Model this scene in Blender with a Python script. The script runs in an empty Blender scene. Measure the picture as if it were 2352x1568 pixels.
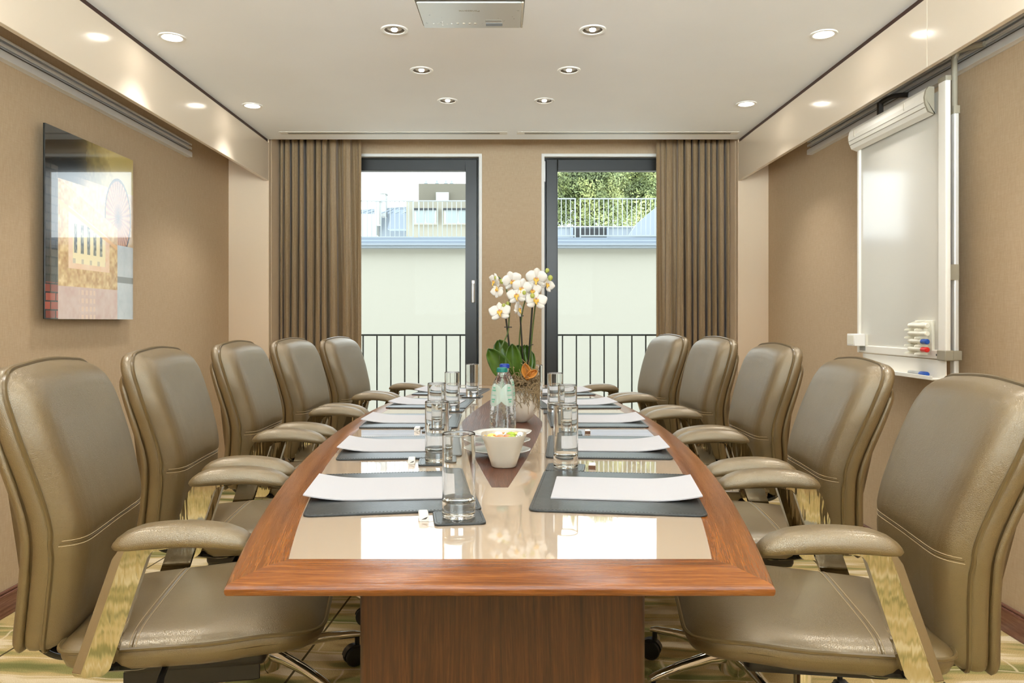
import bpy, bmesh, math, random
from mathutils import Vector, Matrix
from math import sin, cos, pi, radians as R, sqrt, atan2, hypot, floor
S = bpy.context.scene
COL = S.collection
random.seed(7)
F = 1750.0; VX = 1161.0; VY = 737.0; CZ = 1.10      # focal length in pixels, vanishing point, eye height
H = 2.327                                             # ceiling
TZ = 0.74                                             # table top
AX = -0.008                                           # table axis

# ------------------------------------------------------------------ materials
def sr(r, g, b):
    f = lambda c: (c/255/12.92) if c/255 <= .04045 else ((c/255+.055)/1.055)**2.4
    return (f(r), f(g), f(b), 1)
MATS = {}
class NT:
    def __init__(s, name):
        s.m = bpy.data.materials.new(name); s.m.use_nodes = True
        s.t = s.m.node_tree; s.b = s.t.nodes['Principled BSDF']; s.out = s.t.nodes['Material Output']
        MATS[name] = s.m
    def n(s, typ, **kw):
        nd = s.t.nodes.new(typ)
        for k, v in kw.items(): setattr(nd, k, v)
        return nd
    def l(s, a, b): s.t.links.new(a, b)
    def coord(s, which='Object', scale=(1, 1, 1), rot=(0, 0, 0)):
        c = s.n('ShaderNodeTexCoord'); m = s.n('ShaderNodeMapping')
        m.inputs['Scale'].default_value = scale; m.inputs['Rotation'].default_value = rot
        s.l(c.outputs[which], m.inputs['Vector']); return m.outputs['Vector']
    def noise(s, vec, scale=5, detail=3, rough=.5, dist=0):
        t = s.n('ShaderNodeTexNoise'); t.inputs['Scale'].default_value = scale; t.inputs['Detail'].default_value = detail
        t.inputs['Roughness'].default_value = rough; t.inputs['Distortion'].default_value = dist
        if vec: s.l(vec, t.inputs['Vector'])
        return t.outputs['Fac']
    def ramp(s, fac, stops):
        r = s.n('ShaderNodeValToRGB'); e = r.color_ramp.elements
        while len(e) < len(stops): e.new(.5)
        for x, (p, c) in zip(e, stops): x.position = p; x.color = c
        s.l(fac, r.inputs['Fac']); return r.outputs['Color']
    def mix(s, fac, a, b, blend='MIX'):
        m = s.n('ShaderNodeMix', data_type='RGBA', blend_type=blend)
        for sock, v in ((m.inputs[0], fac), (m.inputs[6], a), (m.inputs[7], b)):
            if hasattr(v, 'node'): s.l(v, sock)
            else: sock.default_value = v
        return m.outputs[2]
    def math(s, op, a, b=0.0):
        m = s.n('ShaderNodeMath', operation=op)
        for sock, v in ((m.inputs[0], a), (m.inputs[1], b)):
            if hasattr(v, 'node'): s.l(v, sock)
            else: sock.default_value = v
        return m.outputs[0]
    def bump(s, h, strength=.3, dist=.01):
        b = s.n('ShaderNodeBump'); b.inputs['Strength'].default_value = strength; b.inputs['Distance'].default_value = dist
        s.l(h, b.inputs['Height']); s.l(b.outputs['Normal'], s.b.inputs['Normal']); return b
    def col(s, c):
        if hasattr(c, 'node'): s.l(c, s.b.inputs['Base Color'])
        else: s.b.inputs['Base Color'].default_value = c
    def set(s, **kw):
        for k, v in kw.items(): s.b.inputs[k.replace('_', ' ')].default_value = v
        return s
def plain(name, c, rough=.5, metal=0, **kw):
    t = NT(name); t.col(c); t.set(Roughness=rough, Metallic=metal, **kw)
    v = t.coord('Object'); f = t.noise(v, 60, 2)
    r = t.math('MULTIPLY_ADD', f, .03); t.t.nodes[-1].inputs[2].default_value = max(0, rough-.015)
    t.l(r, t.b.inputs['Roughness'])
    return t.m
def emit(name, c, strength):
    t = NT(name); t.col((0, 0, 0, 1)); t.b.inputs['Emission Color'].default_value = c
    t.b.inputs['Emission Strength'].default_value = strength; return t.m

def wallpaper():
    t = NT('wallpaper')
    v = t.coord('Object', (420, 420, 26)); f = t.noise(v, 1, 3, .6)
    v2 = t.coord('Object', (30, 30, 300)); f2 = t.noise(v2, 1, 2, .6)
    k = t.math('ADD', t.math('MULTIPLY', f, .7), t.math('MULTIPLY', f2, .3))
    t.col(t.ramp(k, [(.3, sr(176, 152, 121)), (.5, sr(185, 161, 130)), (.7, sr(195, 172, 142))]))
    t.set(Roughness=.62); t.b.inputs['Specular IOR Level'].default_value = .35
    t.bump(k, .25, .002); return t.m
wallpaper()
def leather():
    t = NT('taupe_leather')
    v = t.coord('Object')
    n1 = t.noise(v, 9, 2, .5)
    t.col(t.ramp(n1, [(.3, sr(90, 71, 40)), (.7, sr(98, 79, 46))]))
    vo = t.n('ShaderNodeTexVoronoi', feature='DISTANCE_TO_EDGE'); vo.inputs['Scale'].default_value = 330
    t.l(v, vo.inputs['Vector'])
    e = t.math('MINIMUM', t.math('MULTIPLY', vo.outputs['Distance'], 5), .5)
    n2 = t.noise(v, 150, 3, .6)
    n3 = t.noise(v, 14, 3, .5)
    h = t.math('ADD', t.math('ADD', e, t.math('MULTIPLY', n2, .5)), t.math('MULTIPLY', n3, 1.5))
    t.bump(h, .32, .0018)
    t.set(Roughness=.36); t.b.inputs['Specular IOR Level'].default_value = .8; t.b.inputs['IOR'].default_value = 1.85
    t.b.inputs['Specular Tint'].default_value = (1, .90, .72, 1)
    return t.m
leather()
plain('stitch_thread', sr(176, 154, 118), .6)
plain('leather_piping', sr(100, 82, 50), .3)
plain('chrome', (.74, .71, .65, 1), .06, 1)
t = NT('cast_chrome'); t.col((.50, .465, .37, 1)); t.set(Metallic=1, Roughness=.05); t.bump(t.noise(t.coord('Object', (70, 40, 8), (0, R(-17), 0)), 1, 2), .16, .004)
plain('black_plastic', sr(22, 21, 21), .35)
plain('dark_mechanism', sr(34, 28, 22), .45)
plain('gloss_black', sr(14, 15, 18), .12)
def wood(name, dark, mid, light, su=5, sv=150, gloss=.2, bump=.25, fig=.3):
    t = NT(name)
    wob = t.noise(t.coord('UV', (1.6, 9, 1)), 1, 2)
    c = t.n('ShaderNodeTexCoord'); sp = t.n('ShaderNodeSeparateXYZ'); t.l(c.outputs['UV'], sp.inputs[0])
    v = t.math('ADD', sp.outputs[1], t.math('MULTIPLY', wob, .035))
    def streak(u, w):
        cb = t.n('ShaderNodeCombineXYZ'); t.l(t.math('MULTIPLY', sp.outputs[0], u), cb.inputs[0]); t.l(t.math('MULTIPLY', v, w), cb.inputs[1]); return t.noise(cb.outputs[0], 1, 3, .6)
    n1 = streak(su*.4, sv*.3); n2 = streak(su, sv); n3 = streak(su*5, sv*4)
    k = t.math('ADD', t.math('ADD', t.math('MULTIPLY', n1, fig), t.math('MULTIPLY', n2, .7-fig)), t.math('MULTIPLY', n3, .3))
    t.col(t.ramp(k, [(.36, dark), (.5, mid), (.64, light)]))
    t.set(Roughness=gloss)
    t.bump(k, bump, .0016); return t.m
wood('table_wood', sr(84, 43, 12), sr(122, 68, 24), sr(156, 96, 42), 4, 90, .2, 1.0, .4)
wood('pedestal_wood', sr(46, 23, 8), sr(70, 37, 13), sr(92, 53, 22), 5, 170, .38, .2)
wood('inlay_wood', sr(48, 22, 10), sr(78, 38, 20), sr(112, 62, 36), 8, 200, .34, .8)
wood('baseboard_wood', sr(84, 48, 38), sr(112, 70, 56), sr(140, 96, 78), 6, 120, .25, .1)
plain('strip_wood', sr(62, 32, 22), .4)
t = NT('table_glass'); t.col(sr(187, 168, 147)); t.set(Roughness=.03)
v = t.coord('Object'); t.bump(t.noise(v, 3, 2), .02, .004)
t.b.inputs['Coat Weight'].default_value = .6; t.b.inputs['Coat Roughness'].default_value = .02
t = NT('lacquer'); t.col(sr(234, 219, 198)); t.set(Roughness=.16)
v = t.coord('Object', (90, 90, 4)); t.bump(t.noise(v, 1, 2), .03, .002)
t.b.inputs['Coat Weight'].default_value = .5; t.b.inputs['Coat Roughness'].default_value = .04
t = NT('pilaster_paint'); t.col(sr(222, 200, 172)); t.set(Roughness=.35)
v = t.coord('Object', (60, 60, 3)); t.bump(t.noise(v, 1, 2), .03, .002)
t = NT('ceiling_paint'); v = t.coord('Object'); t.col(t.ramp(t.noise(v, 2, 2), [(.3, sr(244, 244, 243)), (.7, sr(248, 248, 247))])); t.set(Roughness=.9)
t.bump(t.noise(v, 300, 2), .04, .001)
plain('white_trim', sr(232, 230, 224), .45)
plain('cream_enamel', sr(236, 232, 222), .4)
t = NT('frame_dark'); t.col(sr(36, 37, 35)); t.set(Roughness=.36)
plain('aluminium', sr(222, 220, 216), .32, .2)
plain('grey_plastic', sr(150, 142, 124), .45)
plain('handle_metal', sr(214, 214, 212), .3, .3)
def glass(name, ior=1.48, tint=(1, 1, 1, 1), bumpy=0):
    t = NT(name); g = t.n('ShaderNodeBsdfGlass'); g.inputs['IOR'].default_value = ior; g.inputs['Roughness'].default_value = 0
    g.inputs['Color'].default_value = tint
    if bumpy:
        b = t.n('ShaderNodeBump'); b.inputs['Strength'].default_value = bumpy; b.inputs['Distance'].default_value = .004
        t.l(t.noise(t.coord('Object'), 55, 2, .5, 1.0), b.inputs['Height']); t.l(b.outputs['Normal'], g.inputs['Normal'])
    t.l(g.outputs[0], t.out.inputs['Surface']); return t.m
glass('clear_glass', 1.47, (.985, .99, .985, 1))
glass('bottle_glass', 1.38, (.97, .985, .98, 1), .35)
def pane():
    t = NT('window_glass'); tr = t.n('ShaderNodeBsdfTransparent'); gl = t.n('ShaderNodeBsdfGlossy'); gl.inputs['Roughness'].default_value = 0
    tr.inputs['Color'].default_value = (.96, .98, .97, 1)
    fr = t.n('ShaderNodeFresnel'); fr.inputs['IOR'].default_value = 1.05
    mx = t.n('ShaderNodeMixShader'); t.l(fr.outputs[0], mx.inputs[0]); t.l(tr.outputs[0], mx.inputs[1]); t.l(gl.outputs[0], mx.inputs[2])
    t.l(mx.outputs[0], t.out.inputs['Surface']); return t.m
pane()
def curtain_mat():
    t = NT('curtain_cloth'); v = t.coord('Object', (500, 500, 60)); f = t.noise(v, 1, 2)
    t.col(t.ramp(f, [(.3, sr(132, 108, 76)), (.7, sr(152, 128, 94))])); t.set(Roughness=.5)
    t.b.inputs['Sheen Weight'].default_value = .3; t.b.inputs['Specular IOR Level'].default_value = .4
    t.bump(f, .1, .001); return t.m
curtain_mat()
def carpet():
    t = NT('carpet')
    v = t.coord('Object', (1, 1, 1), (0, 0, R(4)))
    wob = t.n('ShaderNodeTexNoise'); wob.inputs['Scale'].default_value = 4; t.l(v, wob.inputs['Vector'])
    va = t.n('ShaderNodeVectorMath', operation='MULTIPLY_ADD'); t.l(wob.outputs['Color'], va.inputs[0]); va.inputs[1].default_value = (.12, .06, 0); t.l(v, va.inputs[2])
    m1 = t.n('ShaderNodeMapping'); m1.inputs['Scale'].default_value = (1.6, 11, 1); t.l(va.outputs[0], m1.inputs[0])
    k = t.noise(m1.outputs[0], 1, 2, .5)
    c = t.ramp(k, [(.34, sr(112, 114, 66)), (.43, sr(150, 142, 88)), (.47, sr(194, 166, 112)), (.56, sr(206, 180, 130)), (.60, sr(236, 216, 180))])
    br = t.n('ShaderNodeTexBrick', offset=.37, squash=.6, squash_frequency=3)
    br.inputs['Scale'].default_value = 1; br.inputs['Brick Width'].default_value = .62; br.inputs['Row Height'].default_value = .12
    br.inputs['Mortar Size'].default_value = .006; br.inputs['Mortar Smooth'].default_value = .9
    br.inputs['Color1'].default_value = (0, 0, 0, 1); br.inputs['Color2'].default_value = (0, 0, 0, 1); br.inputs['Mortar'].default_value = (1, 1, 1, 1)
    t.l(va.outputs[0], br.inputs['Vector'])
    c = t.mix(t.math('MULTIPLY', br.outputs['Color'], .75), c, sr(236, 214, 178))
    n = t.noise(v, 9, 4, .6); c = t.mix(t.math('MULTIPLY', n, .45), c, sr(140, 126, 76))
    fz = t.noise(v, 380, 2, .7); c = t.mix(.6, c, t.ramp(fz, [(.35, (.3, .3, .3, 1)), (.65, (.75, .75, .75, 1))]), 'OVERLAY')
    sx = t.n('ShaderNodeSeparateXYZ'); t.l(v, sx.inputs[0])
    j = t.math('LESS_THAN', t.math('ABSOLUTE', t.math('SUBTRACT', t.math('FRACT', t.math('ADD', sx.outputs[0], 20.33)), .5)), .004)
    c = t.mix(j, c, sr(84, 72, 44))
    t.col(c); t.set(Roughness=.95); t.b.inputs['Specular IOR Level'].default_value = .1
    t.bump(fz, .6, .006); return t.m
carpet()
t = NT('pad_leather'); v = t.coord('Object'); n = t.noise(v, 260, 3, .6); sc = t.noise(v, 24, 5, .8, 2)
t.col(t.ramp(sc, [(.45, sr(40, 42, 42)), (.62, sr(58, 60, 59))])); t.set(Roughness=.3); t.bump(t.math('ADD', n, t.math('MULTIPLY', sc, .6)), .2, .0012)
plain('pad_edge', sr(20, 21, 21), .5)
plain('pad_stitch', sr(70, 70, 68), .6)
plain('paper', sr(183, 182, 185), .7)
plain('paper_print', sr(176, 172, 176), .6)
plain('white_wrapper', sr(240, 238, 234), .3)
plain('brown_wrapper', sr(96, 66, 44), .3)
plain('black_mark', sr(60, 56, 52), .5)
plain('white_china', sr(200, 191, 174), .1)
plain('plate_china', sr(226, 228, 226), .1)
plain('whiteboard', sr(208, 205, 195), .10)
plain('pot_ceramic', sr(232, 222, 206), .55)
plain('moss', sr(150, 128, 94), .8)
plain('husk', sr(200, 134, 56), .6)
plain('stem_green', sr(74, 92, 38), .4)
plain('stick_dark', sr(26, 26, 16), .45)
plain('bud_green', sr(170, 176, 84), .45)
t = NT('petal'); t.col(sr(224, 221, 214)); t.set(Roughness=.55); t.b.inputs['Subsurface Weight'].default_value = .0
plain('lip_yellow', sr(232, 188, 84), .5)
plain('lip_pink', sr(206, 150, 120), .5)
t = NT('orchid_leaf'); v = t.coord('Object'); t.col(t.ramp(t.noise(v, 18, 2), [(.35, sr(48, 78, 18)), (.7, sr(78, 108, 32))])); t.set(Roughness=.28)
plain('cap_teal', sr(10, 118, 106), .35)
plain('cap_blue', sr(18, 58, 158), .35)
t = NT('bottle_label'); t.col(sr(206, 226, 214)); t.set(Roughness=.4); t.b.inputs['Alpha'].default_value = .6
plain('label_green', sr(96, 170, 140), .4)
for nm, c in (('sweet_yellow', (244, 206, 110)), ('sweet_orange', (232, 140, 92)), ('sweet_green', (160, 184, 60)), ('sweet_clear', (232, 234, 236))): plain(nm, sr(*c), .2)
plain('marker_blue', sr(20, 74, 160), .3); plain('marker_red', sr(206, 30, 24), .3); plain('marker_white', sr(232, 228, 212), .35)
plain('projector_silver', sr(206, 208, 204), .28, .25)
plain('projector_dark', sr(88, 82, 62), .5); plain('lens_dark', sr(52, 36, 22), .3)
plain('zinc', sr(138, 148, 160), .5, .1); plain('zinc_light', sr(142, 150, 158), .5)
plain('render_cream', sr(171, 167, 155), .85); plain('house_cream', sr(144, 139, 124), .85); plain('house_grey', sr(108, 103, 90), .8)
plain('pale_bounce', sr(226, 224, 218), .8)
plain('rail_iron', sr(70, 74, 74), .5); plain('rail_zinc', sr(168, 173, 172), .5)
plain('roof_dark', sr(40, 41, 43), .6); plain('house_white', sr(170, 171, 168), .7); plain('pane_pale', sr(140, 149, 148), .15)
t = NT('foliage'); v = t.coord('Object'); n = t.noise(v, .9, 3, .6); n2 = t.noise(v, 6, 2)
t.col(t.ramp(t.math('ADD', t.math('MULTIPLY', n, .7), t.math('MULTIPLY', n2, .3)), [(.32, sr(44, 54, 26)), (.48, sr(84, 94, 48)), (.62, sr(128, 132, 74))])); t.set(Roughness=.6)
plain('bark', sr(92, 80, 62), .9)
LAMP = emit('lamp_glow', (1, .93, .82, 1), 30)
LAMP2 = emit('lamp_glow_small', (1, .94, .84, 1), 9)
plain('reflector', sr(186, 182, 172), .25, .6); plain('fixture_white', sr(244, 242, 236), .4); plain('fixture_dark', sr(96, 88, 76), .5)
t = NT('art_print')
a = t.n('ShaderNodeVertexColor', layer_name='paint'); t.col(a.outputs['Color']); t.set(Roughness=.12)
t.b.inputs['Coat Weight'].default_value = 1; t.b.inputs['Coat Roughness'].default_value = .0; t.b.inputs['Coat IOR'].default_value = 1.6
plain('art_edge', sr(30, 32, 30), .2)

# ------------------------------------------------------------------ geometry helpers
class MB:
    def __init__(s): s.v = []; s.f = []; s.uv = []; s.mi = []; s.cur = 0
    def add(s, vs, fs, uvs=None):
        o = len(s.v); s.v += [tuple(p) for p in vs]
        for k, f in enumerate(fs):
            s.f.append([i+o for i in f]); s.mi.append(s.cur)
            s.uv.append(uvs[k] if uvs else None)
        return s
    def box(s, x0, x1, y0, y1, z0, z1, M=None):
        vs = [Vector((x, y, z)) for z in (z0, z1) for y in (y0, y1) for x in (x0, x1)]
        if M: vs = [M @ p for p in vs]
        fs = [(0, 2, 3, 1), (4, 5, 7, 6), (0, 1, 5, 4), (2, 6, 7, 3), (0, 4, 6, 2), (1, 3, 7, 5)]
        uv = []
        d = [x1-x0, y1-y0, z1-z0]
        def q(a, b, long): return [(0, 0), (a, 0), (a, b), (0, b)] if a >= b else [(0, 0), (0, b), (a, b), (a, 0)]
        loc = [(x, y, z) for z in (z0, z1) for y in (y0, y1) for x in (x0, x1)]
        for f in fs:
            ax = [k for k in range(3) if len({round(loc[i][k], 6) for i in f}) > 1]
            if len(ax) < 2: ax = [0, 1]
            la, sa = (ax[0], ax[1]) if d[ax[0]] >= d[ax[1]] else (ax[1], ax[0])
            uv.append([(loc[i][la], loc[i][sa]) for i in f])
        return s.add(vs, fs, uv)
    def tube(s, path, r, n=8, cap=True):
        path = [Vector(p) for p in path]; m = len(path)
        rr = r if isinstance(r, (list, tuple)) else [r]*m
        vs = []; up = None
        for i, p in enumerate(path):
            d = (path[min(i+1, m-1)]-path[max(i-1, 0)]).normalized()
            if up is None:
                up = Vector((0, 0, 1)) if abs(d.z) < .9 else Vector((1, 0, 0))
            u = (up - d*up.dot(d)).normalized(); w = d.cross(u); up = u
            for k in range(n):
                a = 2*pi*k/n; vs.append(p+(u*cos(a)+w*sin(a))*rr[i])
        fs = [(i*n+k, i*n+(k+1) % n, (i+1)*n+(k+1) % n, (i+1)*n+k) for i in range(m-1) for k in range(n)]
        if cap: fs += [tuple(range(n))[::-1], tuple(range((m-1)*n, m*n))]
        return s.add(vs, fs)
    def ring(s, path, r, n=6):
        path = [Vector(p) for p in path]; m = len(path); vs = []
        for i, p in enumerate(path):
            d = (path[(i+1) % m]-path[i-1]).normalized()
            up = Vector((0, 0, 1)) if abs(d.z) < .95 else Vector((1, 0, 0))
            if abs(d.z) >= .5: up = Vector((1, 0, 0))
            u = (up - d*up.dot(d)).normalized(); w = d.cross(u)
            for k in range(n):
                a = 2*pi*k/n; vs.append(p+(u*cos(a)+w*sin(a))*r)
        # keep neighbouring frames aligned
        fs = []
        for i in range(m):
            j = (i+1) % m
            best = min(range(n), key=lambda sft: (Vector(vs[i*n])-Vector(vs[j*n+sft])).length)
            for k in range(n):
                fs.append((i*n+k, i*n+(k+1) % n, j*n+(k+1+best) % n, j*n+(k+best) % n))
        return s.add(vs, fs)
    def lathe(s, prof, n=32, M=None, closed=False, cap=True):
        vs = []; m = len(prof)
        for r, z in prof:
            for k in range(n):
                a = 2*pi*k/n; p = Vector((r*cos(a), r*sin(a), z)); vs.append(M @ p if M else p)
        fs = []
        for i in range(m-1 if not closed else m):
            j = (i+1) % m
            for k in range(n): fs.append((i*n+k, i*n+(k+1) % n, j*n+(k+1) % n, j*n+k))
        if not closed and cap:
            if prof[0][0] > 1e-6: fs.append(tuple(range(n))[::-1])
            if prof[-1][0] > 1e-6: fs.append(tuple(range((m-1)*n, m*n)))
        return s.add(vs, fs)
    def prism(s, poly, h0, h1, f=lambda a, b, h: (a, b, h)):
        n = len(poly); vs = [f(a, b, h0) for a, b in poly]+[f(a, b, h1) for a, b in poly]
        fs = [tuple(range(n))[::-1], tuple(range(n, 2*n))]+[(i, (i+1) % n, n+(i+1) % n, n+i) for i in range(n)]
        uv = [[(v[0]+v[2]*.1, v[1]+v[2]) for v in [vs[i] for i in ff]] for ff in fs]
        return s.add(vs, fs, uv)
    def blob(s, c, rx, ry, rz, nu=12, nv=8, M=None):
        vs = []; fs = []
        for j in range(nv+1):
            th = pi*j/nv
            for k in range(nu):
                a = 2*pi*k/nu; p = Vector((rx*sin(th)*cos(a), ry*sin(th)*sin(a), rz*cos(th)))
                if M: p = M @ p
                vs.append(p+Vector(c))
        for j in range(nv):
            for k in range(nu): fs.append((j*nu+k, (j+1)*nu+k, (j+1)*nu+(k+1) % nu, j*nu+(k+1) % nu))
        return s.add(vs, fs)
    def build(s, name, mat, parent=None, loc=None, smooth=True, bevel=0, seg=2, ang=35, solid=0):
        me = bpy.data.meshes.new(name); me.from_pydata(s.v, [], s.f); 
        mats = mat if isinstance(mat, (list, tuple)) else [mat]
        for m in mats: me.materials.append(MATS[m])
        if len(mats) > 1:
            for p, i in zip(me.polygons, s.mi): p.material_index = i
        ul = me.uv_layers.new(name='UVMap')
        for p, u in zip(me.polygons, s.uv):
            if u:
                for li, q in zip(p.loop_indices, u): ul.data[li].uv = q
        bm = bmesh.new(); bm.from_mesh(me); bmesh.ops.remove_doubles(bm, verts=bm.verts, dist=1e-6)
        bmesh.ops.recalc_face_normals(bm, faces=bm.faces); bm.to_mesh(me); bm.free()
        if smooth:
            me.polygons.foreach_set('use_smooth', [True]*len(me.polygons)); me.set_sharp_from_angle(angle=R(ang))
        o = bpy.data.objects.new(name, me); COL.objects.link(o)
        if parent: o.parent = parent
        if loc: o.location = loc
        if solid:
            md = o.modifiers.new('thick', 'SOLIDIFY'); md.thickness = solid; md.offset = 0
        if bevel:
            md = o.modifiers.new('bevel', 'BEVEL'); md.width = bevel; md.segments = seg; md.limit_method = 'ANGLE'; md.angle_limit = R(30)
        return o
def thing(name, label, cat, loc=(0, 0, 0), rz=0, group=None):
    o = bpy.data.objects.new(name, None); COL.objects.link(o); o.location = loc; o.rotation_euler = (0, 0, rz)
    o.empty_display_size = .05
    return tag(o, label, cat, group)
def tag(o, label, cat, group=None, kind=None):
    o['label'] = label; o['category'] = cat
    if group: o['group'] = group
    if kind: o['kind'] = kind
    return o
def struct(o): o['kind'] = 'structure'; return o
KIDS = {}
def copy_tree(o, parent=None):
    c = o.copy(); COL.objects.link(c)
    if parent: c.parent = parent
    for ch in [k for k in o.children]: copy_tree(ch, c)
    return c
def P(px, py, D): return Vector(((px-VX)*D/F, D, CZ-(py-VY)*D/F))
def lerp(a, b, t): return a+(b-a)*t
def interp(x, tab):
    if x <= tab[0][0]: return tab[0][1]
    for (a, b), (c, d) in zip(tab, tab[1:]):
        if x <= c:
            t = (x-a)/(c-a); t = t*t*(3-2*t) if len(tab) > 2 else t
            return lerp(b, d, t)
    return tab[-1][1]
def interp_lin(x, tab):
    if x <= tab[0][0]: return tab[0][1]
    for (a, b), (c, d) in zip(tab, tab[1:]):
        if x <= c: return lerp(b, d, (x-a)/(c-a))
    return tab[-1][1]
def cr(pts, n=8):
    pts = [Vector(p) for p in pts]; out = []
    for i in range(len(pts)-1):
        p0 = pts[max(i-1, 0)]; p1 = pts[i]; p2 = pts[i+1]; p3 = pts[min(i+2, len(pts)-1)]
        for k in range(n):
            t = k/n; out.append(.5*((2*p1)+(p2-p0)*t+(2*p0-5*p1+4*p2-p3)*t*t+(3*p1-p0-3*p2+p3)*t**3))
    out.append(pts[-1]); return out
def round_poly(poly, rad, n=8):
    out = []; m = len(poly)
    for i in range(m):
        p = Vector(poly[i]); a = (Vector(poly[i-1])-p); b = (Vector(poly[(i+1) % m])-p)
        r = rad[i] if isinstance(rad, (list, tuple)) else rad
        la, lb = a.length, b.length; a.normalize(); b.normalize()
        ang = a.angle(b); d = min(r/math.tan(ang/2), la*.499, lb*.499)
        p1 = p+a*d; p2 = p+b*d
        for k in range(n+1):
            t = k/n; out.append(tuple((1-t)**2*p1+2*t*(1-t)*p+t*t*p2))
    return out
def resample(poly, n):
    poly = [Vector(p) for p in poly]; m = len(poly); L = [0]
    for i in range(m): L.append(L[-1]+(poly[(i+1) % m]-poly[i]).length)
    out = []; j = 0
    for k in range(n):
        s = L[-1]*k/n
        while L[j+1] < s: j += 1
        t = (s-L[j])/max(L[j+1]-L[j], 1e-9); out.append(poly[j].lerp(poly[(j+1) % m], t))
    return out
class Pillow:
    """a cushion over a closed outline (a,b): height = base(a,b) + prof(gauge), prof given for gauge 0 (middle) .. 1 (rim)"""
    def __init__(s, outline, centre, prof, place, base=lambda a, b: 0, n=96):
        s.o = resample(outline, n); s.c = Vector(centre); s.prof = prof; s.place = place; s.base = base; s.n = n
        tab = sorted((atan2(p.y-s.c.y, p.x-s.c.x), (p-s.c).length) for p in s.o)
        s.tab = [(tab[-1][0]-2*pi, tab[-1][1])]+tab+[(tab[0][0]+2*pi, tab[0][1])]
    def gauge(s, a, b):
        d = Vector((a, b))-s.c
        if d.length < 1e-6: return 0
        return min(1, d.length/interp_lin(atan2(d.y, d.x), s.tab))
    def at(s, a, b, off=0): return Vector(s.place(a, b, s.base(a, b)+interp_lin(s.gauge(a, b), s.prof)+off))
    def rim(s, k=1.0, h=None):
        out = []
        for p in s.o:
            q = s.c+(p-s.c)*k; out.append(Vector(s.place(q.x, q.y, s.base(q.x, q.y)+(h if h is not None else interp_lin(k, s.prof)))))
        return out
    def mesh(s, mb, gs=None, close=None):
        gs = gs or [p[0] for p in s.prof]
        gs = sorted(set(gs), reverse=True)
        gs = [g for g in gs if g > 1e-4]
        vs = []
        for g in gs: vs += s.rim(g)
        vs.append(s.at(s.c.x, s.c.y)); n = s.n; fs = []
        for i in range(len(gs)-1):
            for k in range(n): fs.append((i*n+k, i*n+(k+1) % n, (i+1)*n+(k+1) % n, (i+1)*n+k))
        i = len(gs)-1
        for k in range(n): fs.append((i*n+k, i*n+(k+1) % n, len(vs)-1))
        if close:                                   # list of (gauge, height) rings going down from the rim, last closes
            o = 0; prev = 0; base = len(vs)
            rows = []
            for g, h in close: rows.append(len(vs)); vs += s.rim(g, h)
            last = 0
            for r0 in rows:
                for k in range(n): fs.append((last+k, r0+k, r0+(k+1) % n, last+(k+1) % n))
                last = r0
            fs.append(tuple(range(last, last+n)))
        mb.add(vs, fs); return mb

# ------------------------------------------------------------------ room shell
XL, XR = -1.872, 1.778; YB = 5.55; Y0 = -1.5
BL, BR = -1.600, 1.572                               # bulkhead fascia planes
struct(MB().box(XL-.1, XR+.1, Y0-.1, YB+.36, -.1, 0).build('floor', 'carpet', smooth=False))
struct(MB().box(XL-.12, XL, Y0-.1, YB+.36, 0, 2.75).build('wall_left', 'wallpaper', smooth=False))
struct(MB().box(XR, XR+.12, Y0-.1, YB+.36, 0, 2.75).build('wall_right', 'wallpaper', smooth=False))
G0, G1, GT, GB = -1.58, 1.52, 2.29, 1.15
struct(MB().box(XL, G0, Y0-.1, Y0, 0, 2.75).box(G1, XR, Y0-.1, Y0, 0, 2.75).box(G0, G1, Y0-.1, Y0, GT, 2.75).box(G0, G1, Y0-.1, Y0, 0, GB).build('wall_front', 'wallpaper', smooth=False))
W1 = (-1.20, -.172); W2 = (.262, 1.29); WT = 2.318
mb = MB()
mb.box(XL, W1[0], YB, YB+.3, 0, 2.75); mb.box(W1[1], W2[0], YB, YB+.3, 0, 2.75); mb.box(W2[1], XR, YB, YB+.3, 0, 2.75)
mb.box(W1[0], W1[1], YB, YB+.3, WT, 2.75); mb.box(W2[0], W2[1], YB, YB+.3, WT, 2.75)
mb.box(W1[0], W1[1], YB, YB+.3, 0, .03); mb.box(W2[0], W2[1], YB, YB+.3, 0, .03)
struct(mb.build('wall_back', 'wallpaper', smooth=False))
fy0, fy1 = YB+.2, YB+.3
struct(MB().box(-30, XL-.12, fy0, fy1, -9, 8).box(XR+.12, 30, fy0, fy1, -9, 8).box(XL-.12, XR+.12, fy0, fy1, 2.8, 8).box(XL-.12, XR+.12, fy0, fy1, -9, -.1).build('wall_outer_block', 'render_cream', smooth=False))  # unseen facade added to block the bright rear world from the courtyard
# ceiling with the downlight cut-outs
OUT = [(-1.441, y) for y in (-.9, .15, 1.19, 2.24, 3.293, 4.338)]+[(1.360, y) for y in (-.9, .15, 1.19, 2.22, 3.258, 4.303)]
INN = [(-.468, 3.21), (-.411, 3.728), (-.322, 4.243), (.367, 3.21), (.311, 3.728), (.216, 4.243), (-.47, 2.3), (.37, 2.1), (-.41, 1.25), (.31, 1.25), (-.32, .3), (.25, .3)]
slab = MB().box(XL, XR, Y0, 5.135, H, H+.18).build('ceiling', 'ceiling_paint', smooth=False)
cut = MB()
for x, y in OUT+INN: cut.lathe([(.047, H-.05), (.047, H+.14)], 32, Matrix.Translation((x, y, 0)))
cutter = cut.build('cutter', 'ceiling_paint', smooth=False)
md = slab.modifiers.new('b', 'BOOLEAN'); md.operation = 'DIFFERENCE'; md.object = cutter; md.solver = 'EXACT'
dg = bpy.context.evaluated_depsgraph_get(); me = bpy.data.meshes.new_from_object(slab.evaluated_get(dg))
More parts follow.
